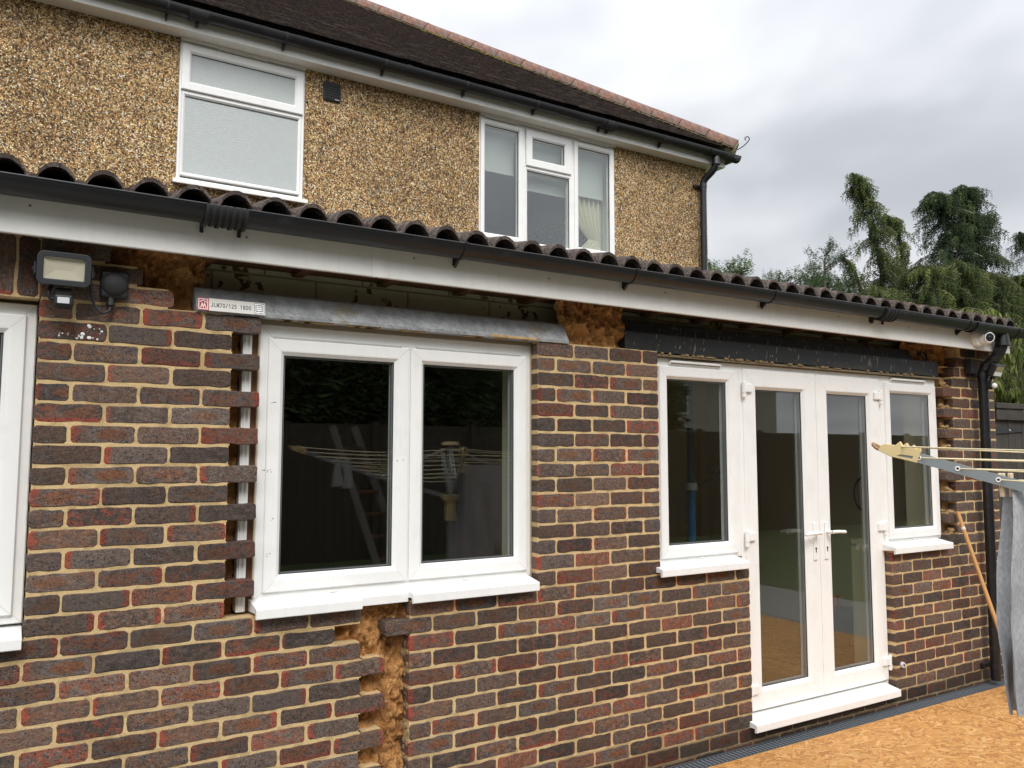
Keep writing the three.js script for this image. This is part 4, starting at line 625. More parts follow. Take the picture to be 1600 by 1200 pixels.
{
  const t = thing('junction_box', 'black domed junction box with a looping cable, right of the left floodlight', 'junction box', [-0.325, 2.318, 0.0]);
  mesh('base', merge([rbx(-0.048, 0.048, -0.052, 0.05, 0.002, 0.04, 0.012, 3), worldUV(new THREE.CylinderGeometry(0.013, 0.016, 0.028, 14).translate(-0.01, -0.064, 0.022))]), M.black, t);
  mesh('dome', worldUV(new THREE.SphereGeometry(0.05, 28, 16).scale(0.94, 0.88, 0.5).translate(0, 0, 0.036)), M.blackMatt, t);
  mesh('cable', worldUV(tube([[-0.01, -0.076, 0.022], [-0.014, -0.098, 0.03], [-0.036, -0.11, 0.034], [-0.058, -0.09, 0.03], [-0.075, -0.045, 0.026], [-0.085, 0.01, 0.03], [-0.1, 0.03, 0.045], [-0.12, 0.03, 0.05]], 0.0052, 40, 8)), M.black, t);
}
{
  const R = rng(91), G = []; for (let i = 0; i < 26; i++) { const big = R() < 0.25, x = -0.5 + 0.15 * R(), s = big ? 0.003 + 0.005 * R() : 0.001 + 0.002 * R(); G.push(worldUV(new THREE.SphereGeometry(s, 8, 6).scale(big ? 0.5 + R() : 1, 1, 0.25).rotateZ(R() * 3).translate(x, 2.112 + 0.052 * R() * (x > -0.42 ? 1 : 0.4), 0.0008))); }
  const t = thing('paint_splash', 'splash of white paint on a brick below the left floodlight', 'paint splash'); mesh('drops', merge(G), std({ color: lin(0.82, 0.82, 0.8), roughness: 0.4 }), t);
}
{
  const t = thing('security_camera', 'white dome security camera on the right end of the lower fascia', 'security camera', [5.262, 2.522, 0.15]);
  mesh('base', worldUV(new THREE.CylinderGeometry(0.062, 0.066, 0.03, 36).rotateX(Math.PI / 2).translate(-0.02, 0, 0.016)), M.fascia, t);
  const ball = mesh('shell', worldUV(new THREE.SphereGeometry(0.058, 32, 20).translate(0.012, 0.0, 0.044)), std({ color: lin(0.78, 0.78, 0.77), roughness: 0.35 }), t);
  const d = new THREE.Vector3(-0.46, -0.12, 0.86).normalize(), q = new THREE.Quaternion().setFromUnitVectors(new THREE.Vector3(0, 0, 1), d);
  const eye = mesh('eye', worldUV(new THREE.CylinderGeometry(0.031, 0.031, 0.012, 30).rotateX(Math.PI / 2)), M.black, t); eye.position.set(0.012, 0, 0.044).addScaledVector(d, 0.0535); eye.quaternion.copy(q);
  const ring = mesh('rim', worldUV(new THREE.TorusGeometry(0.033, 0.0042, 10, 36)), std({ color: lin(0.8, 0.8, 0.8), roughness: 0.3 }), t); ring.position.copy(eye.position).addScaledVector(d, 0.003); ring.quaternion.copy(q);
  const le = mesh('lens', worldUV(new THREE.SphereGeometry(0.014, 18, 12)), std({ color: lin(0.006, 0.006, 0.007), roughness: 0.35 }), t); le.position.copy(eye.position).addScaledVector(d, -0.003);
}
{
  const t = thing('sensor_light', 'small black floodlight with a white sensor beside the right downpipe', 'floodlight', [5.495, 2.29, 0.17]);
  const b = mesh('housing', merge([rbx(-0.075, 0.075, -0.045, 0.05, -0.05, -0.004, 0.012, 3)]), M.black, t); b.rotation.set(0.42, 0.1, -0.05);
  mesh('reflector', merge([bx(-0.06, 0.06, -0.034, -0.004, -0.0045, -0.001)]), std({ color: lin(0.8, 0.8, 0.8), roughness: 0.25 }), b);
  mesh('lens', bx(-0.06, 0.06, -0.003, 0.038, -0.0045, -0.001), std({ color: lin(0.5, 0.4, 0.26), roughness: 0.12, metalness: 0.5 }), b);
  mesh('arm', merge([worldUV(rod([0, -0.02, -0.05], [-0.03, -0.085, -0.06], 0.01)), bx(-0.05, 0.03, 0.0, 0.03, -0.12, -0.04)]), M.black, t);
  mesh('sensor', merge([rbx(-0.065, 0.0, -0.125, -0.075, -0.075, -0.02, 0.014, 3)]), M.black, t); mesh('sensor_lens', worldUV(new THREE.SphereGeometry(0.021, 18, 12).translate(-0.042, -0.102, -0.02)), std({ color: lin(0.75, 0.75, 0.74), roughness: 0.35 }), t);
  const j = thing('cable_box', 'small dark box with a hanging cable under the right eaves', 'junction box', [5.4, 2.335, 0.02]);
  mesh('box', rbx(-0.06, 0.03, -0.055, 0.05, -0.018, 0.035, 0.006, 2), M.blackMatt, j);
  mesh('cable', worldUV(tube([[-0.045, -0.055, 0.01], [-0.045, -0.12, 0.012], [-0.03, -0.16, 0.014], [0.02, -0.175, 0.03], [0.06, -0.165, 0.07], [0.062, -0.13, 0.11]], 0.0045, 30, 8)), M.black, j);
}
{
  const t = thing('door_stop', 'round grey and white door hook on the brickwork beside the lowest right hinge', 'door stop', [4.45, 0.31, 0.0]);
  mesh('disc', worldUV(new THREE.CylinderGeometry(0.018, 0.02, 0.014, 20).rotateX(Math.PI / 2).translate(0, 0, 0.008)), std({ color: lin(0.6, 0.6, 0.6), roughness: 0.4 }), t); mesh('screw', worldUV(new THREE.CylinderGeometry(0.007, 0.007, 0.004, 12).rotateX(Math.PI / 2).translate(0, 0, 0.017)), M.black, t);
}
// ------------------------------------------------------------------ drain, boards
{
  const t = thing('drain_channel', 'long black slotted drain channel along the foot of the brick wall', 'drain', [0, 0, 0]);
  const B = []; for (let x = 1.7; x < 5.72; x += 0.03) B.push(bx(x, x + 0.013, 0.048, 0.056, 0.024, 0.106));
  mesh('grating', merge(B), std({ color: lin(0.14, 0.155, 0.17), roughness: 0.5 }), t).userData.kind = 'stuff';
  mesh('rail', bx(1.6, 5.74, 0.03, 0.058, 0.008, 0.0235), std({ color: lin(0.06, 0.068, 0.075), roughness: 0.5 }), t); mesh('rail', bx(1.6, 5.74, 0.03, 0.058, 0.1065, 0.122), std({ color: lin(0.06, 0.068, 0.075), roughness: 0.5 }), t);
  mesh('trough', bx(1.6, 5.74, 0.036, 0.0365, 0.0235, 0.1065), M.black, t);
  mesh('end_cap', rbx(5.70, 5.80, 0.036, 0.064, 0.004, 0.13, 0.004, 1), std({ color: lin(0.16, 0.15, 0.14), roughness: 0.9 }), t);
}
{
  const a = thing('osb_sheet', 'tan strand board sheet lying in front of the doors along the drain', 'board', [0, 0, 0]); mesh('sheet', rbx(1.9, 4.64, 0.045, 0.063, 0.126, 2.3, 0.002, 1), M.osb, a);
  const b = thing('osb_sheet', 'second strand board sheet at the right, under the grey hanging garment', 'board', [0, 0, 0]); const s = mesh('sheet', rbx(4.643, 5.95, 0.047, 0.0655, 0.13, 2.5, 0.002, 1), M.osb, b);
}

// ------------------------------------------------------------------ broom, clothes dryer, clothes
{
  const t = thing('broom', 'wooden broom leaning head down against the wall beside the right downpipe', 'broom', [0, 0, 0]);
  const a = [5.135, 1.285, 0.022], b = [5.19, 0.13, 0.36];
  mesh('handle', worldUV(rod(b, a, 0.0135, 14)), M.pine, t);
  mesh('tape', worldUV(rod([5.140, 1.18, 0.0527], [5.1408, 1.162, 0.058], 0.0145, 14)), std({ color: lin(0.7, 0.7, 0.7) }), t);
  const h = mesh('head', rbx(-0.15, 0.15, -0.02, 0.022, -0.03, 0.03, 0.01, 2), M.pine, t); h.position.set(5.19, 0.135, 0.365); h.rotation.set(0.2, 0.5, -0.1);
  const R = rng(51), B = []; for (let i = 0; i < 420; i++) { const x = -0.14 + 0.28 * R(), z = -0.025 + 0.05 * R(); B.push(worldUV(rod([x, -0.016, z], [x * 1.08 + 0.006 * (R() - 0.5), -0.075 - 0.006 * R(), z * 1.3], 0.0022, 4))); }
  mesh('bristles', merge(B), std({ color: lin(0.07, 0.03, 0.02), roughness: 0.9 }), h).userData.kind = 'stuff';
}
const HUB = [2.68, 1.31, 2.9];
{
  const t = thing('rotary_dryer', 'grey rotary clothes dryer with a yellow arm end and cream lines', 'clothes dryer', [0, 0, 0]);
  const tips = [[2.071, 1.716, 1.53], [1.45, 1.74, 3.45], [3.29, 1.72, 4.27], [3.91, 1.72, 2.35]];
  const lerp3 = (a, b, s) => a.map((v, i) => v + (b[i] - v) * s), sag = s => 0.05 * Math.sin(Math.PI * Math.min(1, s * 1.0)) * 0.5;
  const pt = (i, s) => { const p = lerp3(tips[i], HUB, s); p[1] += -sag(s) * 0.7; return p; };
  mesh('pole', worldUV(rod([2.68, 0.03, 2.9], [2.68, 1.78, 2.9], 0.019, 18)), M.alu, t);
  const yel = std({ color: lin(0.66, 0.51, 0.25), roughness: 0.5 }), cord = std({ color: lin(0.68, 0.58, 0.36), roughness: 0.7 });
  mesh('collar', merge([worldUV(new THREE.CylinderGeometry(0.085, 0.07, 0.045, 24).translate(...HUB)), worldUV(new THREE.CylinderGeometry(0.04, 0.04, 0.18, 20).translate(HUB[0], HUB[1] - 0.11, HUB[2]))]), yel, t);
  mesh('cap', worldUV(new THREE.CylinderGeometry(0.06, 0.075, 0.03, 24).translate(2.68, 1.78, 2.9)), yel, t);
  const holes = [0.075, 0.155, 0.235, 0.315, 0.395, 0.475, 0.555];
  for (let i = 0; i < 4; i++) {
    const P = [], sec = [[-0.0085, -0.018], [0.0085, -0.018], [0.0085, 0.018], [-0.0085, 0.018]], dd = new THREE.Vector3(HUB[0] - tips[i][0], 0, HUB[2] - tips[i][2]).normalize(), sd = [-dd.z, dd.x], at = (k, q) => { const p = pt(i, 0.028 + k * 0.04825); return [p[0] + sd[0] * q[0], p[1] + q[1], p[2] + sd[1] * q[0]]; };
    for (let k = 0; k < 20; k++) for (let q = 0; q < 4; q++) { const a1 = at(k, sec[q]), b1 = at(k, sec[(q + 1) % 4]), c1 = at(k + 1, sec[(q + 1) % 4]), d1 = at(k + 1, sec[q]); P.push(...a1, ...b1, ...c1, ...a1, ...c1, ...d1); }
    const arm = mesh('arm', polyGeo(P), std({ color: lin(0.28, 0.3, 0.31), roughness: 0.4, metalness: 0.35 }), t);
    mesh('stay', worldUV(rod([2.68, 1.75, 2.9], pt(i, 0.55), 0.007, 8)), M.alu, t);
    const A = new THREE.Vector3(...pt(i, 0)), d = new THREE.Vector3(...HUB).sub(A).normalize(), sideways = new THREE.Vector3().crossVectors(d, new THREE.Vector3(0, 1, 0)).normalize(), up = new THREE.Vector3().crossVectors(sideways, d);
    if (up.y < 0) up.negate();
    // toothed plastic end piece
    const m = new THREE.Matrix4().makeBasis(d, up, new THREE.Vector3().crossVectors(d, up));
    const prof = new THREE.Shape(); prof.moveTo(-0.015, -0.012); prof.lineTo(0.03, -0.022); prof.lineTo(0.115, -0.021); prof.lineTo(0.118, 0.021); prof.lineTo(0.112, 0.034); prof.lineTo(0.104, 0.022); prof.lineTo(0.092, 0.035); prof.lineTo(0.082, 0.021); prof.lineTo(0.068, 0.036); prof.lineTo(0.058, 0.022); prof.lineTo(0.046, 0.035); prof.lineTo(0.034, 0.018); prof.lineTo(0.0, 0.016); prof.lineTo(-0.012, 0.006);
    const ho = new THREE.Path(); ho.moveTo(0.045, -0.016); ho.lineTo(0.1, -0.015); ho.lineTo(0.1, -0.002); ho.lineTo(0.06, -0.006); ho.closePath(); prof.holes.push(ho);
    const e = new THREE.ExtrudeGeometry(prof, { depth: 0.024, bevelEnabled: true, bevelSize: 0.0015, bevelThickness: 0.0015, bevelSegments: 1 }); e.translate(0, 0, -0.012); e.applyMatrix4(m); e.translate(...A.toArray());
    mesh('arm_end', worldUV(e), yel, arm);
    const hook = [[-0.012, 0.0, 0], [-0.03, 0.004, 0], [-0.042, 0.006, 0.002], [-0.03, -0.004, 0.006], [-0.01, -0.01, 0.004]].map(q => new THREE.Vector3(...q).applyMatrix4(m).add(A).toArray()); mesh('hook', worldUV(tube(hook, 0.006, 20, 8)), std({ color: lin(0.3, 0.16, 0.06), roughness: 0.4 }), arm);
    const E = []; for (const s of holes) { const g = new THREE.TorusGeometry(0.0065, 0.0026, 8, 16); g.translate(0, 0, 0.0088); const g2 = new THREE.TorusGeometry(0.0065, 0.0026, 8, 16); g2.translate(0, 0, -0.0088); for (const q of [g, g2]) { q.applyMatrix4(m); q.translate(...pt(i, s)); E.push(worldUV(q)); } }
    mesh('eyelet', merge(E), std({ color: lin(0.75, 0.73, 0.68), roughness: 0.4 }), arm);
    const Hs = []; for (const s of holes) { const g = new THREE.CylinderGeometry(0.0055, 0.0055, 0.0176, 12).rotateX(Math.PI / 2); g.applyMatrix4(m); g.translate(...pt(i, s)); Hs.push(worldUV(g)); } mesh('eyelet_hole', merge(Hs), M.black, arm);
    // lines to the next arm
    const j = (i + 1) % 4, Ls = []; [0.03, ...holes].forEach((s, n) => { const a = pt(i, s), b = pt(j, s), c = lerp3(a, b, 0.5); if (!n) { a[1] += 0.02; b[1] += 0.02; } c[1] -= 0.012 + 0.01 * hash2(i, n, 3); Ls.push(worldUV(tube([a, lerp3(a, c, 0.5).map((v, k) => k === 1 ? v - 0.004 : v), c, lerp3(c, b, 0.5).map((v, k) => k === 1 ? v - 0.004 : v), b], 0.0026, 24, 6))); });
    for (const g of Ls) mesh('washing_line', g, cord, t);
  }
  // pegs and clothes
  const peg = (name, label, p, ry) => { const g = thing(name, label, 'clothes peg', p, 'clothes pegs on the washing lines'); g.rotation.y = ry; const w = std({ color: lin(0.72, 0.56, 0.38), roughness: 0.7 }); mesh('jaw', rbx(-0.006, 0.006, -0.05, 0.03, 0.0015, 0.009, 0.002, 1), w, g).rotation.x = 0.06; mesh('jaw', rbx(-0.006, 0.006, -0.05, 0.03, -0.009, -0.0015, 0.002, 1), w, g).rotation.x = -0.06; mesh('spring', worldUV(new THREE.TorusGeometry(0.006, 0.0015, 6, 12).rotateY(Math.PI / 2)), M.alu, g); return g; };
  // grey marl garment hung by its hem from the line between two arms, sleeve trailing
  const a = pt(0, 0.235), b = pt(3, 0.235);
  const fab = (() => { const tx = dataTex(512, 512, (i, j) => { const n = fbm(i / 3, j / 9, 161, 3, 170, 56), m = fbm(i / 60, j / 60, 162, 3, 8, 8); const v = 172 + 46 * (n - 0.5) + 22 * (m - 0.5); return [v + 1, v + 1, v + 2]; }); tx.repeat.set(1.5, 1.5); return std({ map: tx, color: lin(0.95, 0.95, 0.96), roughness: 1, side: THREE.DoubleSide }); })();
  const gar = thing('sweatshirt', 'grey marl sweatshirt hanging from the dryer at the right edge', 'sweatshirt', [0, 0, 0]);
  const dirx = (b[0] - a[0]), dirz = (b[2] - a[2]), len = Math.hypot(dirx, dirz), ux = dirx / len, uz = dirz / len, nxv = -uz, nzv = ux;
  const surf = (f, nu, nv) => { const P = []; for (let i = 0; i < nu; i++) for (let j = 0; j < nv; j++) { const q = (i2, j2) => f(i2 / nu, j2 / nv); const A = q(i, j), B = q(i + 1, j), C = q(i + 1, j + 1), D = q(i, j + 1); P.push(...A, ...B, ...C, ...A, ...C, ...D); } const g = new THREE.BufferGeometry(); g.setAttribute('position', new THREE.Float32BufferAttribute(P, 3)); worldUV((g.computeVertexNormals(), g)); const k = new Map(), p = g.attributes.position, nn = g.attributes.normal; const key = i => p.getX(i).toFixed(4) + p.getY(i).toFixed(4) + p.getZ(i).toFixed(4); for (let i = 0; i < p.count; i++) { const s = key(i), v = k.get(s) ?? [0, 0, 0]; v[0] += nn.getX(i); v[1] += nn.getY(i); v[2] += nn.getZ(i); k.set(s, v); } for (let i = 0; i < p.count; i++) { const v = new THREE.Vector3(...k.get(key(i))).normalize(); nn.setXYZ(i, v.x, v.y, v.z); } return g; };
  const x0 = 0.03, wid = 0.55, y0 = lerp3(a, b, 0.03)[1] - 0.002;
  const place = (u, y, n) => [a[0] + ux * u + nxv * n, y, a[2] + uz * u + nzv * n];
  for (const side of [-1, 1]) mesh(side < 0 ? 'front' : 'back', surf((u, v) => { const fold = 0.03 * Math.sin(u * 17 + v * 2.4 + side) * (0.25 + v) + 0.016 * Math.sin(u * 33 - v * 5) * v + 0.02 * (fbm(u * 5, v * 5, 171, 3) - 0.5); const flare = x0 - 0.07 * v * (1 - u) * (0.6 + 0.4 * Math.sin(v * 3)); return place(flare + u * wid, y0 - v * 0.76 - 0.02 * Math.sin(u * 9) * v, side * (0.012 + 0.03 * v) + fold); }, 60, 50), fab, gar);
  const sleeve = (u0, ph, L, cuff) => { const s = surf((u, v) => { const th = u * 2 * Math.PI, r = (0.085 - 0.035 * v) * (1 + 0.16 * Math.sin(3 * th + 9 * v + ph)) * (v > 0.9 ? 0.78 : 1) * (1 + 0.1 * Math.sin(v * 26 + 2 * th)); return place(u0 + Math.cos(th) * r + 0.05 * v, y0 - 0.46 - v * L + 0.01 * Math.sin(th * 2 + v * 8), Math.sin(th) * r * 0.6 + 0.03 * Math.sin(v * 5 + ph)); }, 28, 40); mesh('sleeve', s, fab, gar); };
  sleeve(0.2, 0.3, 0.36); sleeve(0.5, 1.7, 0.4);
  for (const [s, q] of [[0.012, 0.2], [0.045, -0.3], [0.56, 0.1]]) { const p = place(s, y0 - 0.005, 0); peg('clothes_peg', s < 0.02 ? 'pale wooden peg standing empty on the line beside the grey sweatshirt' : s < 0.3 ? 'pale wooden peg holding the left corner of the grey sweatshirt' : 'pale wooden peg holding the far corner of the grey sweatshirt', p, Math.atan2(ux, uz) + Math.PI / 2 + q); }
  // other washing that only shows in the glass
  const sheetMat = std({ color: lin(0.5, 0.5, 0.5), roughness: 1, side: THREE.DoubleSide });
  const hang = (name, label, cat, i, j, s, f0, f1, drop, mat) => { const A = pt(i, s), B = pt(j, s), P0 = lerp3(A, B, f0), P1 = lerp3(A, B, f1); const g = thing(name, label, cat); mesh('cloth', surf((u, v) => { const p = lerp3(P0, P1, u); const w = 0.03 * Math.sin(u * 22 + v) * (0.2 + v) ; const dx = P1[0] - P0[0], dz = P1[2] - P0[2], l = Math.hypot(dx, dz); return [p[0] - dz / l * w, p[1] - 0.015 - v * drop * (1 + 0.06 * Math.sin(u * 7)), p[2] + dx / l * w]; }, 40, 20), mat, g); };
  hang('bath_towel', 'pale towel hanging from the dryer, reflected in the right casement', 'towel', 3, 0, 0.555, 0.25, 0.7, 0.95, sheetMat);
  hang('sock', 'grey sock pegged near the arm tip, left one in the reflection', 'sock', 1, 0, 0.155, 0.14, 0.18, 0.22, sheetMat); hang('sock', 'grey sock pegged near the arm tip, right one in the reflection', 'sock', 1, 0, 0.155, 0.22, 0.26, 0.23, sheetMat);
}

// ------------------------------------------------------------------ things inside, seen through the doors
{
  const t = thing('acrow_prop', 'blue steel prop standing inside behind the left side light', 'prop', [3.36, 0.17, -0.8]);
  const blue = std({ color: lin(0.012, 0.10, 0.22), roughness: 0.5 });
  mesh('tube', merge([worldUV(rod([0, 0, 0], [0, 1.32, 0], 0.03, 16)), bx(-0.075, 0.075, 0, 0.008, -0.075, 0.075)]), blue, t); mesh('inner_tube', merge([worldUV(rod([0, 1.3, 0], [0, 2.25, 0], 0.024, 16)), bx(-0.075, 0.075, 2.25, 2.258, -0.075, 0.075)]), std({ color: lin(0.02, 0.05, 0.1), roughness: 0.5 }), t);
  mesh('collar', worldUV(new THREE.CylinderGeometry(0.045, 0.045, 0.05, 18).translate(0, 1.3, 0)), M.alu, t); mesh('handle', worldUV(tube([[0.04, 1.3, 0], [0.12, 1.33, 0.02], [0.2, 1.36, 0.04], [0.24, 1.4, 0.04], [0.18, 1.42, 0.03]], 0.008, 24, 8)), M.blackMatt, t); mesh('pin', worldUV(tube([[-0.03, 1.28, 0.03], [-0.07, 1.2, 0.03], [-0.07, 1.05, 0.03]], 0.006, 16, 6)), M.blackMatt, t);
}
{
  const t = thing('tool_bag', 'dark tool bag with a red grip on the floor behind the right door', 'tool bag', [5.12, 0.17, -1.0]); t.rotation.y = 0.5;
  mesh('bag', rbx(-0.22, 0.22, 0, 0.27, -0.12, 0.12, 0.03, 2), M.blackMatt, t); mesh('grip', worldUV(tube([[-0.12, 0.27, 0], [-0.1, 0.36, 0], [0.1, 0.36, 0], [0.12, 0.27, 0]], 0.012, 20, 8)), std({ color: lin(0.35, 0.02, 0.02), roughness: 0.5 }), t); mesh('pocket', rbx(-0.16, 0.16, 0.02, 0.17, 0.115, 0.145, 0.015, 2), std({ color: lin(0.01, 0.05, 0.035), roughness: 0.8 }), t);
}
{ const t = thing('cable_loop', 'dark coil of cable hanging on the inner end wall behind the right door', 'cable', [5.6, 1.45, -1.05]); mesh('coil', worldUV(new THREE.TorusGeometry(0.11, 0.008, 8, 30).scale(0.75, 1.25, 1).rotateY(Math.PI / 2).translate(-0.012, -0.1, 0)), M.black, t); mesh('tail', worldUV(tube([[-0.012, 0.03, 0], [-0.012, 0.12, 0.01], [-0.012, 0.2, 0]], 0.006, 12, 6)), M.black, t); }

// ------------------------------------------------------------------ gate, and the garden that the glass mirrors
{
  const t = thing('side_gate', 'black stained timber gate right of the house corner with a strap hinge', 'gate', [0, 0, 0]);
  const R = rng(71); for (let x = 5.79; x < 8.4; x += 0.1) mesh('plank', rbx(x, x + 0.096, 0.1, 1.98, -0.06 - 0.002 * R(), -0.04 - 0.002 * R(), 0.003, 1), M.gate, t);
  mesh('top_rail', rbx(5.78, 8.4, 1.955, 2.035, -0.038, -0.012, 0.004, 1), M.gate, t); mesh('capping', rbx(5.765, 8.42, 2.042, 2.085, -0.08, 0.0, 0.006, 1), M.gate, t);
  mesh('rail', rbx(5.78, 8.4, 0.3, 0.4, -0.038, -0.012, 0.004, 1), M.gate, t);
  const s = new THREE.Shape([[5.775, 1.845], [5.775, 1.905], [6.05, 1.89], [6.2, 1.882], [6.2, 1.868], [6.05, 1.86]].map(p => new THREE.Vector2(...p))); const h = mesh('hinge', worldUV(new THREE.ExtrudeGeometry(s, { depth: 0.006, bevelEnabled: false }).translate(0, 0, -0.0375)), M.black, t); mesh('bolt', worldUV(new THREE.SphereGeometry(0.009, 10, 8).translate(5.99, 1.876, -0.031)), M.alu, h);
}
{
  const t = thing('garden_fence', 'dark timber fence across the bottom of the garden, seen only mirrored in the panes', 'fence', [0, 0, 0]);
  const G = []; for (let x = -10; x < 26; x += 0.15) G.push(bx(x, x + 0.145, 0, 2.15, 9.0, 9.02 + 0.006 * hash2(Math.round(x * 20), 1, 1))); mesh('boards', merge(G), M.fence, t).userData.kind = 'stuff';
  for (let x = -10; x < 26; x += 1.8) mesh('post', bx(x, x + 0.1, 0, 2.2, 8.9, 9.0), M.fence, t);
}
{
  const t = thing('neighbour_house', 'rendered house with a brown tiled roof beyond the garden fence, mirrored in the door glass', 'house', [0, 0, 0]);
  mesh('wall', bx(16, 27, 0, 5.2, 20, 26), std({ color: lin(0.5, 0.47, 0.4), roughness: 0.9 }), t); const s = new THREE.Shape([[19.4, 5.1], [23, 8.2], [26.6, 5.1]].map(p => new THREE.Vector2(-p[0], p[1]))); mesh('roof', worldUV(new THREE.ExtrudeGeometry(s, { depth: 11.6, bevelEnabled: false }).rotateY(Math.PI / 2).translate(15.7, 0, 0)), std({ color: lin(0.12, 0.06, 0.04), roughness: 0.9 }), t);
  for (const x of [17.5, 20.5, 24]) { const w = mesh('window', bx(x, x + 1.4, 3.2, 4.4, 19.95, 20.0), M.pvc.clone(), t); w.material.vertexColors = false; mesh('pane', bx(x + 0.08, x + 1.32, 3.28, 4.32, 19.94, 19.949), std({ color: lin(0.03, 0.035, 0.04), roughness: 0.1 }), w); }
}
{
  const t = thing('stepladder', 'dusty ladder standing in the garden, mirrored in the left casement', 'ladder', [0, 0, 0]);
  const a = [3.05, 0, 5.0], b = [2.55, 2.0, 5.6], c = [3.45, 0, 5.15], d = [2.85, 2.0, 5.7]; for (const [p, q] of [[a, b], [c, d]]) mesh('stile', worldUV(bar(p, q, 0.03, 0.07)), std({ color: lin(0.2, 0.185, 0.165) }), t); for (let k = 1; k < 8; k++) { const s = k / 8; mesh('rung', worldUV(bar(a.map((v, i) => v + (b[i] - v) * s), c.map((v, i) => v + (d[i] - v) * s), 0.05, 0.03)), M.rawTimber, t); }
}

// ------------------------------------------------------------------ trees and shrubs
const leafMat = (c, tr = 0.25) => new THREE.MeshPhysicalMaterial({ color: c, roughness: 1, specularIntensity: 0.25, transmission: tr, thickness: 0, side: THREE.DoubleSide });
function sprayGeo(seed, len, wid, n, droop) {                  // a hanging strand with many small pointed leaflets
  const R = rng(seed), P = []; let x = 0, y = 0, z = 0;
  for (let i = 0; i < n; i++) {
    const s = i / n, w = wid * (1 - 0.75 * s) * (0.6 + 0.8 * R()), az = R() * 6.283, l = len / n * 2.4;
    const dx = Math.cos(az) * w, dz = Math.sin(az) * w, px = -Math.sin(az) * 0.32 * w, pz = Math.cos(az) * 0.32 * w, dy = -l * (droop ? 0.8 : -0.5) * (0.6 + 0.6 * R());
    P.push(x - px, y, z - pz, x + dx * 0.75, y + dy * 0.4, z + dz * 0.75, x + dx, y + dy, z + dz); P.push(x + px, y, z + pz, x + dx * 0.75 - px, y + dy * 0.5, z + dz * 0.75 - pz, x + dx * 0.6, y + dy * 0.9, z + dz * 0.6);
    y += (droop ? -1 : 1) * len / n; x += 0.02 * (R() - 0.5); z += 0.02 * (R() - 0.5);
  }
  const g = new THREE.BufferGeometry(); g.setAttribute('position', new THREE.Float32BufferAttribute(P, 3)); g.computeVertexNormals(); return g;
}
function scatter(name, parent, geos, mat, list, tone) {        // list: [x, y, z, scale, yaw, pitch, shade]
  const m4 = new THREE.Matrix4(), q = new THREE.Quaternion(), e = new THREE.Euler(), c = new THREE.Color();
  geos.forEach((g, gi) => { const L = list.filter((_, i) => i % geos.length === gi), im = new THREE.InstancedMesh(g, mat, L.length); L.forEach((l, i) => { e.set(l[5], l[4], 0, 'YXZ'); q.setFromEuler(e); m4.compose(new THREE.Vector3(l[0], l[1], l[2]), q, new THREE.Vector3(l[3], l[3], l[3])); im.setMatrixAt(i, m4); const t = tone(l[6]); im.setColorAt(i, c.setRGB(t[0], t[1], t[2])); }); im.name = numbered(name); im.castShadow = im.receiveShadow = true; im.userData.kind = 'stuff'; parent.add(im); });
}
// weeping conifer: leaders with arching side branches from which the sprays hang
function weeping(name, label, base, leaders, seed, tone, bare) {
  const t = thing(name, label, 'tree', base, undefined), R = rng(seed), wood = [], list = [];
  for (const L of leaders) {
    const { foot, top, tip, r0, r1, n, up } = L;
    const curve = new THREE.CatmullRomCurve3([foot, [lerp(foot[0], top[0], 0.5) + 0.15, lerp(foot[1], top[1], 0.5), lerp(foot[2], top[2], 0.5)], top, tip].map(p => new THREE.Vector3(...p)));
    wood.push(worldUV(new THREE.TubeGeometry(curve, 30, L.trunk ?? 0.06, 6)));
    for (let i = 0; i < n; i++) {
      const s = 0.02 + 0.98 * (i + R()) / n, o = curve.getPoint(s), az = R() * 6.283, len = lerp(r0, r1, Math.pow(s, L.pow ?? 1)) * (0.45 + 0.75 * R()), ca = Math.cos(az), sa = Math.sin(az), rise = (up ?? 0.25) * (0.3 + R());
      const pts = []; for (let k = 0; k <= 5; k++) { const f = k / 5; pts.push(new THREE.Vector3(o.x + ca * len * f, o.y + len * (rise * f - (L.drop ?? 0.5) * f * f), o.z + sa * len * f)); }
      if (len > 0.35 && R() < 0.5) wood.push(worldUV(new THREE.TubeGeometry(new THREE.CatmullRomCurve3(pts), 5, 0.012, 4)));
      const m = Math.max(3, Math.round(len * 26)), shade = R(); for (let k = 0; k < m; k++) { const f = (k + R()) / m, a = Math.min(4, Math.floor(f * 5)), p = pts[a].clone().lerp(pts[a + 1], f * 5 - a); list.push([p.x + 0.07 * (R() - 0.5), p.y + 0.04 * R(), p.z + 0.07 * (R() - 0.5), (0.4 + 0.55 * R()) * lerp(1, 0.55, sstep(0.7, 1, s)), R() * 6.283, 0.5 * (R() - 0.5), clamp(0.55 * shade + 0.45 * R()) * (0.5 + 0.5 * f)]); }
    }
  }
  mesh('trunk', merge(wood), std({ color: bare ?? lin(0.09, 0.07, 0.05), roughness: 1 }), t);
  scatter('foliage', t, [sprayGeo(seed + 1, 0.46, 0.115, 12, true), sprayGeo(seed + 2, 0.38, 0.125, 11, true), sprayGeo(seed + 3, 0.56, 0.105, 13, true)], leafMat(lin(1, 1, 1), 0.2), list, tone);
  return t;
}
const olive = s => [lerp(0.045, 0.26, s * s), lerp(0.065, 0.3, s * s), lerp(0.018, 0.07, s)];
const deep = s => [lerp(0.028, 0.15, s * s), lerp(0.046, 0.2, s * s), lerp(0.018, 0.06, s)];
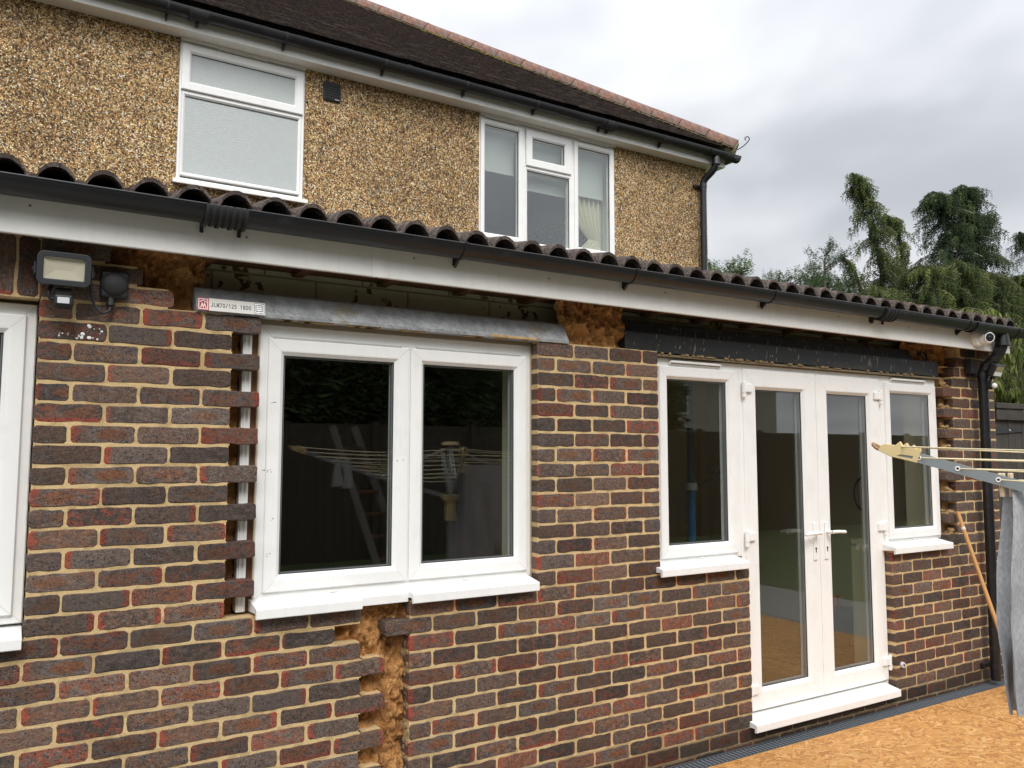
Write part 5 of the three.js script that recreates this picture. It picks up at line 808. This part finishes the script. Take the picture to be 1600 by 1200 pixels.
weeping('weeping_conifer', 'tall weeping conifer with a hooked drooping tip, left of the pair', [21.5, 0, -12], [
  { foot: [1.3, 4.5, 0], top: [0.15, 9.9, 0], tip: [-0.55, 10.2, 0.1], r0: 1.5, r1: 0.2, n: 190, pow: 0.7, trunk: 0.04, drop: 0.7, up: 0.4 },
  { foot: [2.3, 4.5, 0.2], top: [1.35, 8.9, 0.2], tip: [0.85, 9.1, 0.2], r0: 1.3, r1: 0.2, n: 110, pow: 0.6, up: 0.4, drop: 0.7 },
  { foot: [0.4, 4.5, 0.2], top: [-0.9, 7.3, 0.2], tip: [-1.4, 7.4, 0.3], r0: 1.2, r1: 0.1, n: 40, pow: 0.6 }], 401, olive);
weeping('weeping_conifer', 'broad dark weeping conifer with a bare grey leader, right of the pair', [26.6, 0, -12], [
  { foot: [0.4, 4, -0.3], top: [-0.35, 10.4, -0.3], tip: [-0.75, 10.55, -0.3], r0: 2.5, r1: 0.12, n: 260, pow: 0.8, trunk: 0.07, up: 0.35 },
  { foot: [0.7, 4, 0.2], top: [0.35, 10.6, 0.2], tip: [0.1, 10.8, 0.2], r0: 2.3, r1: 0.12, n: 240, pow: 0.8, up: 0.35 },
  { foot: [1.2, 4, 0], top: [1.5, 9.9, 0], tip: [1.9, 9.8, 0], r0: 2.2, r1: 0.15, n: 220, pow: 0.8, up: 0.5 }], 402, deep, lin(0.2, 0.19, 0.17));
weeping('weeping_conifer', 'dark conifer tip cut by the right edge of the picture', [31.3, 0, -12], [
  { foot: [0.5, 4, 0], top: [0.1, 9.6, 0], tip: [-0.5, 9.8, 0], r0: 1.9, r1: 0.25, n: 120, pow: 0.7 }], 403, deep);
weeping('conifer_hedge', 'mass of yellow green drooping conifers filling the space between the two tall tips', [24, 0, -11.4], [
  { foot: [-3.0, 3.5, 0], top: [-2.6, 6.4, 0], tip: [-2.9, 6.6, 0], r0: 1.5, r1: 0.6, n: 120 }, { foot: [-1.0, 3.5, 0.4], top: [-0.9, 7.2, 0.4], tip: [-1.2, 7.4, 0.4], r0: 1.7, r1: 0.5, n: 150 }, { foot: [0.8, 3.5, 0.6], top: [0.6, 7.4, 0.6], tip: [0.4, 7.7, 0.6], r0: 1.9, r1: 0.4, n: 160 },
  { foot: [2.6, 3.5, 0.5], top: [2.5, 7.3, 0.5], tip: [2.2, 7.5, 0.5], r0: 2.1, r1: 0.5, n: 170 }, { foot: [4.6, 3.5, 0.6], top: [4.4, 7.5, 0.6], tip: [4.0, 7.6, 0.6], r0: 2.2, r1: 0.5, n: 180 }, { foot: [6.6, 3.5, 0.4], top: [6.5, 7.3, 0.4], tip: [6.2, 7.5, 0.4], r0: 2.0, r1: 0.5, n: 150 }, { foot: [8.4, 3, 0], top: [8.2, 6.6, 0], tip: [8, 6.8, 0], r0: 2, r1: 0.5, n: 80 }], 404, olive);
// pine and bushes with upright tufts
function tufted(name, label, base, H, W, n, seed, tone, geo, lean = 0) {
  const t = thing(name, label, name.includes('bush') ? 'bush' : 'tree', base), R = rng(seed), wood = [], list = [];
  wood.push(worldUV(rod([0, 0, 0], [lean, H * 0.9, 0], 0.09, 8, 0.03)));
  for (let i = 0; i < n; i++) { const y = H * (0.45 + 0.5 * R()), az = R() * 6.283, len = W * Math.sqrt(1.04 - Math.pow((y / H - 0.42) / 0.6, 2)) * (0.35 + 0.7 * R()), o = [lean * y / H, y - 0.25 * len, 0], e = [o[0] + Math.cos(az) * len, y + len * (0.1 + 0.3 * R()), Math.sin(az) * len]; if (R() < 0.6) wood.push(worldUV(rod(o, e, 0.018, 5, 0.006))); const m = 5 + (len * 9 | 0), sh = R(); for (let k = 0; k < m; k++) { const f = 0.3 + 0.7 * (k + R()) / m; list.push([lerp(o[0], e[0], f) + 0.16 * (R() - 0.5), lerp(o[1], e[1], f) + 0.12 * (R() - 0.5), lerp(o[2], e[2], f) + 0.16 * (R() - 0.5), 0.6 + 0.7 * R(), R() * 6.283, (R() - 0.3) * 1.2, clamp(0.5 * sh + 0.5 * R())]); } }
  mesh('trunk', merge(wood), std({ color: lin(0.1, 0.08, 0.06), roughness: 1 }), t);
  scatter('foliage', t, geo, leafMat(lin(1, 1, 1), 0.25), list, tone);
}
const needle = [sprayGeo(501, 0.26, 0.13, 14, false), sprayGeo(502, 0.3, 0.11, 14, false)];
const pale = s => [lerp(0.045, 0.15, s), lerp(0.07, 0.2, s), lerp(0.04, 0.12, s)], mid = s => [lerp(0.02, 0.1, s), lerp(0.045, 0.15, s), lerp(0.018, 0.05, s)];
tufted('pine_tree', 'pale open pine with tufted branches left of the hooked conifer', [19.55, 0, -12], 8.15, 1.5, 52, 511, pale, needle, 0.1);
tufted('pine_tree', 'low spreading pine behind the tiles, left end of the row of conifers', [18.0, 0, -12], 7.0, 1.9, 90, 512, mid, needle);
tufted('dark_bush', 'dark green bush between the pines and the hooked conifer', [20.6, 0, -12.6], 7.3, 1.9, 150, 514, deep, needle);
const blob = [sprayGeo(503, 0.2, 0.14, 10, false), sprayGeo(504, 0.24, 0.16, 10, true)];
tufted('round_bush', 'leafy green bush just right of the house corner above the tiles', [15.6, 0, -12.2], 7.1, 1.6, 150, 513, s => [lerp(0.03, 0.13, s), lerp(0.06, 0.19, s), lerp(0.02, 0.06, s)], blob);
{ // drooping broad leaves over the gate
  const t = thing('drooping_shrub', 'yellow green shrub with long drooping leaves above the gate', 'shrub', [7.62, 0, -0.75]), R = rng(601), wood = [], list = [];
  const leaf = (() => { const P = [], n = 5, at = s => [0.5 * 0.034 * Math.sin(Math.PI * Math.pow(s, 0.8)), -0.135 * s * (0.55 + 0.45 * s), 0.10 * s * (1 - 0.45 * s)]; for (let i = 0; i < n; i++) { const a = at(i / n), b = at((i + 1) / n); for (const s of [-1, 1]) P.push(0, a[1], a[2], s * a[0], a[1] + 0.004, a[2], s * b[0], b[1] + 0.004, b[2], 0, a[1], a[2], s * b[0], b[1] + 0.004, b[2], 0, b[1], b[2]); } const g = new THREE.BufferGeometry(); g.setAttribute('position', new THREE.Float32BufferAttribute(P, 3)); g.computeVertexNormals(); return g; })();
  for (let i = 0; i < 260; i++) { const az = R() * 6.283, r = 0.95 * Math.sqrt(R()), o = [0.5 * Math.cos(az) * r, 1.4 + 1.5 * R(), 0.4 * Math.sin(az) * r], len = (0.4 + 0.55 * R()) * (Math.cos(az) < 0 ? 0.62 : 1), pts = []; for (let k = 0; k <= 6; k++) { const f = k / 6; pts.push(new THREE.Vector3(o[0] + Math.cos(az) * len * f * 0.85, o[1] + len * (1.15 * f - 0.85 * f * f), o[2] + Math.sin(az) * len * f * 0.85)); } wood.push(worldUV(new THREE.TubeGeometry(new THREE.CatmullRomCurve3(pts), 6, 0.006, 4))); const sh = R(); for (let k = 0; k < 34; k++) { const f = 0.15 + 0.85 * k / 34, a = Math.min(5, Math.floor(f * 6)), p = pts[a].clone().lerp(pts[a + 1], f * 6 - a); list.push([p.x, p.y, p.z, 0.45 + 0.4 * R(), k * 2.4 + R(), 0.5 * (R() - 0.4), clamp(0.4 * sh + 0.6 * R())]); } }
  mesh('stems', merge(wood), std({ color: lin(0.1, 0.09, 0.04), roughness: 1 }), t);
  scatter('foliage', t, [leaf], leafMat(lin(1, 1, 1), 0.35), list, s => [lerp(0.05, 0.24, s), lerp(0.085, 0.27, s), lerp(0.02, 0.07, s)]);
}
{ // dark evergreen screen behind the camera, mirrored in the casement
  const t = thing('evergreen_screen', 'tall dark evergreen screen behind the garden fence, mirrored in the casement window', 'hedge', [0, 0, 0]), R = rng(701), list = [], g = [sprayGeo(505, 0.6, 0.3, 12, true)];
  for (let i = 0; i < 16000; i++) { const x = -12 + 24 * R(), d = R(), h = 6.2 + 1.2 * fbm(x * 0.5, 1, 7, 3) - (x > 9 ? (x - 9) * 1.2 : 0); list.push([x, 0.6 + h * R(), 10.6 - 0.9 * d + 0.5 * fbm(x, i * 0.1, 8, 2), 0.8 + 0.8 * R(), R() * 6.283, 0.6 * (R() - 0.5), R()]); }
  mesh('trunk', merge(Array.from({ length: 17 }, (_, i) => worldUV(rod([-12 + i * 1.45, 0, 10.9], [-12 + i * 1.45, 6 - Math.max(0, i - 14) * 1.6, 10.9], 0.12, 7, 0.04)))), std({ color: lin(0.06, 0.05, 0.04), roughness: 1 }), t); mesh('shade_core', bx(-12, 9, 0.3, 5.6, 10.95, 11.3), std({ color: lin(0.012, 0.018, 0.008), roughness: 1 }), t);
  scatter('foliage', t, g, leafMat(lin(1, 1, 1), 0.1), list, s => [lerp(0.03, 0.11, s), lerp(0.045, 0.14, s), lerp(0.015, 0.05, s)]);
}
renderer.render(scene, camera);
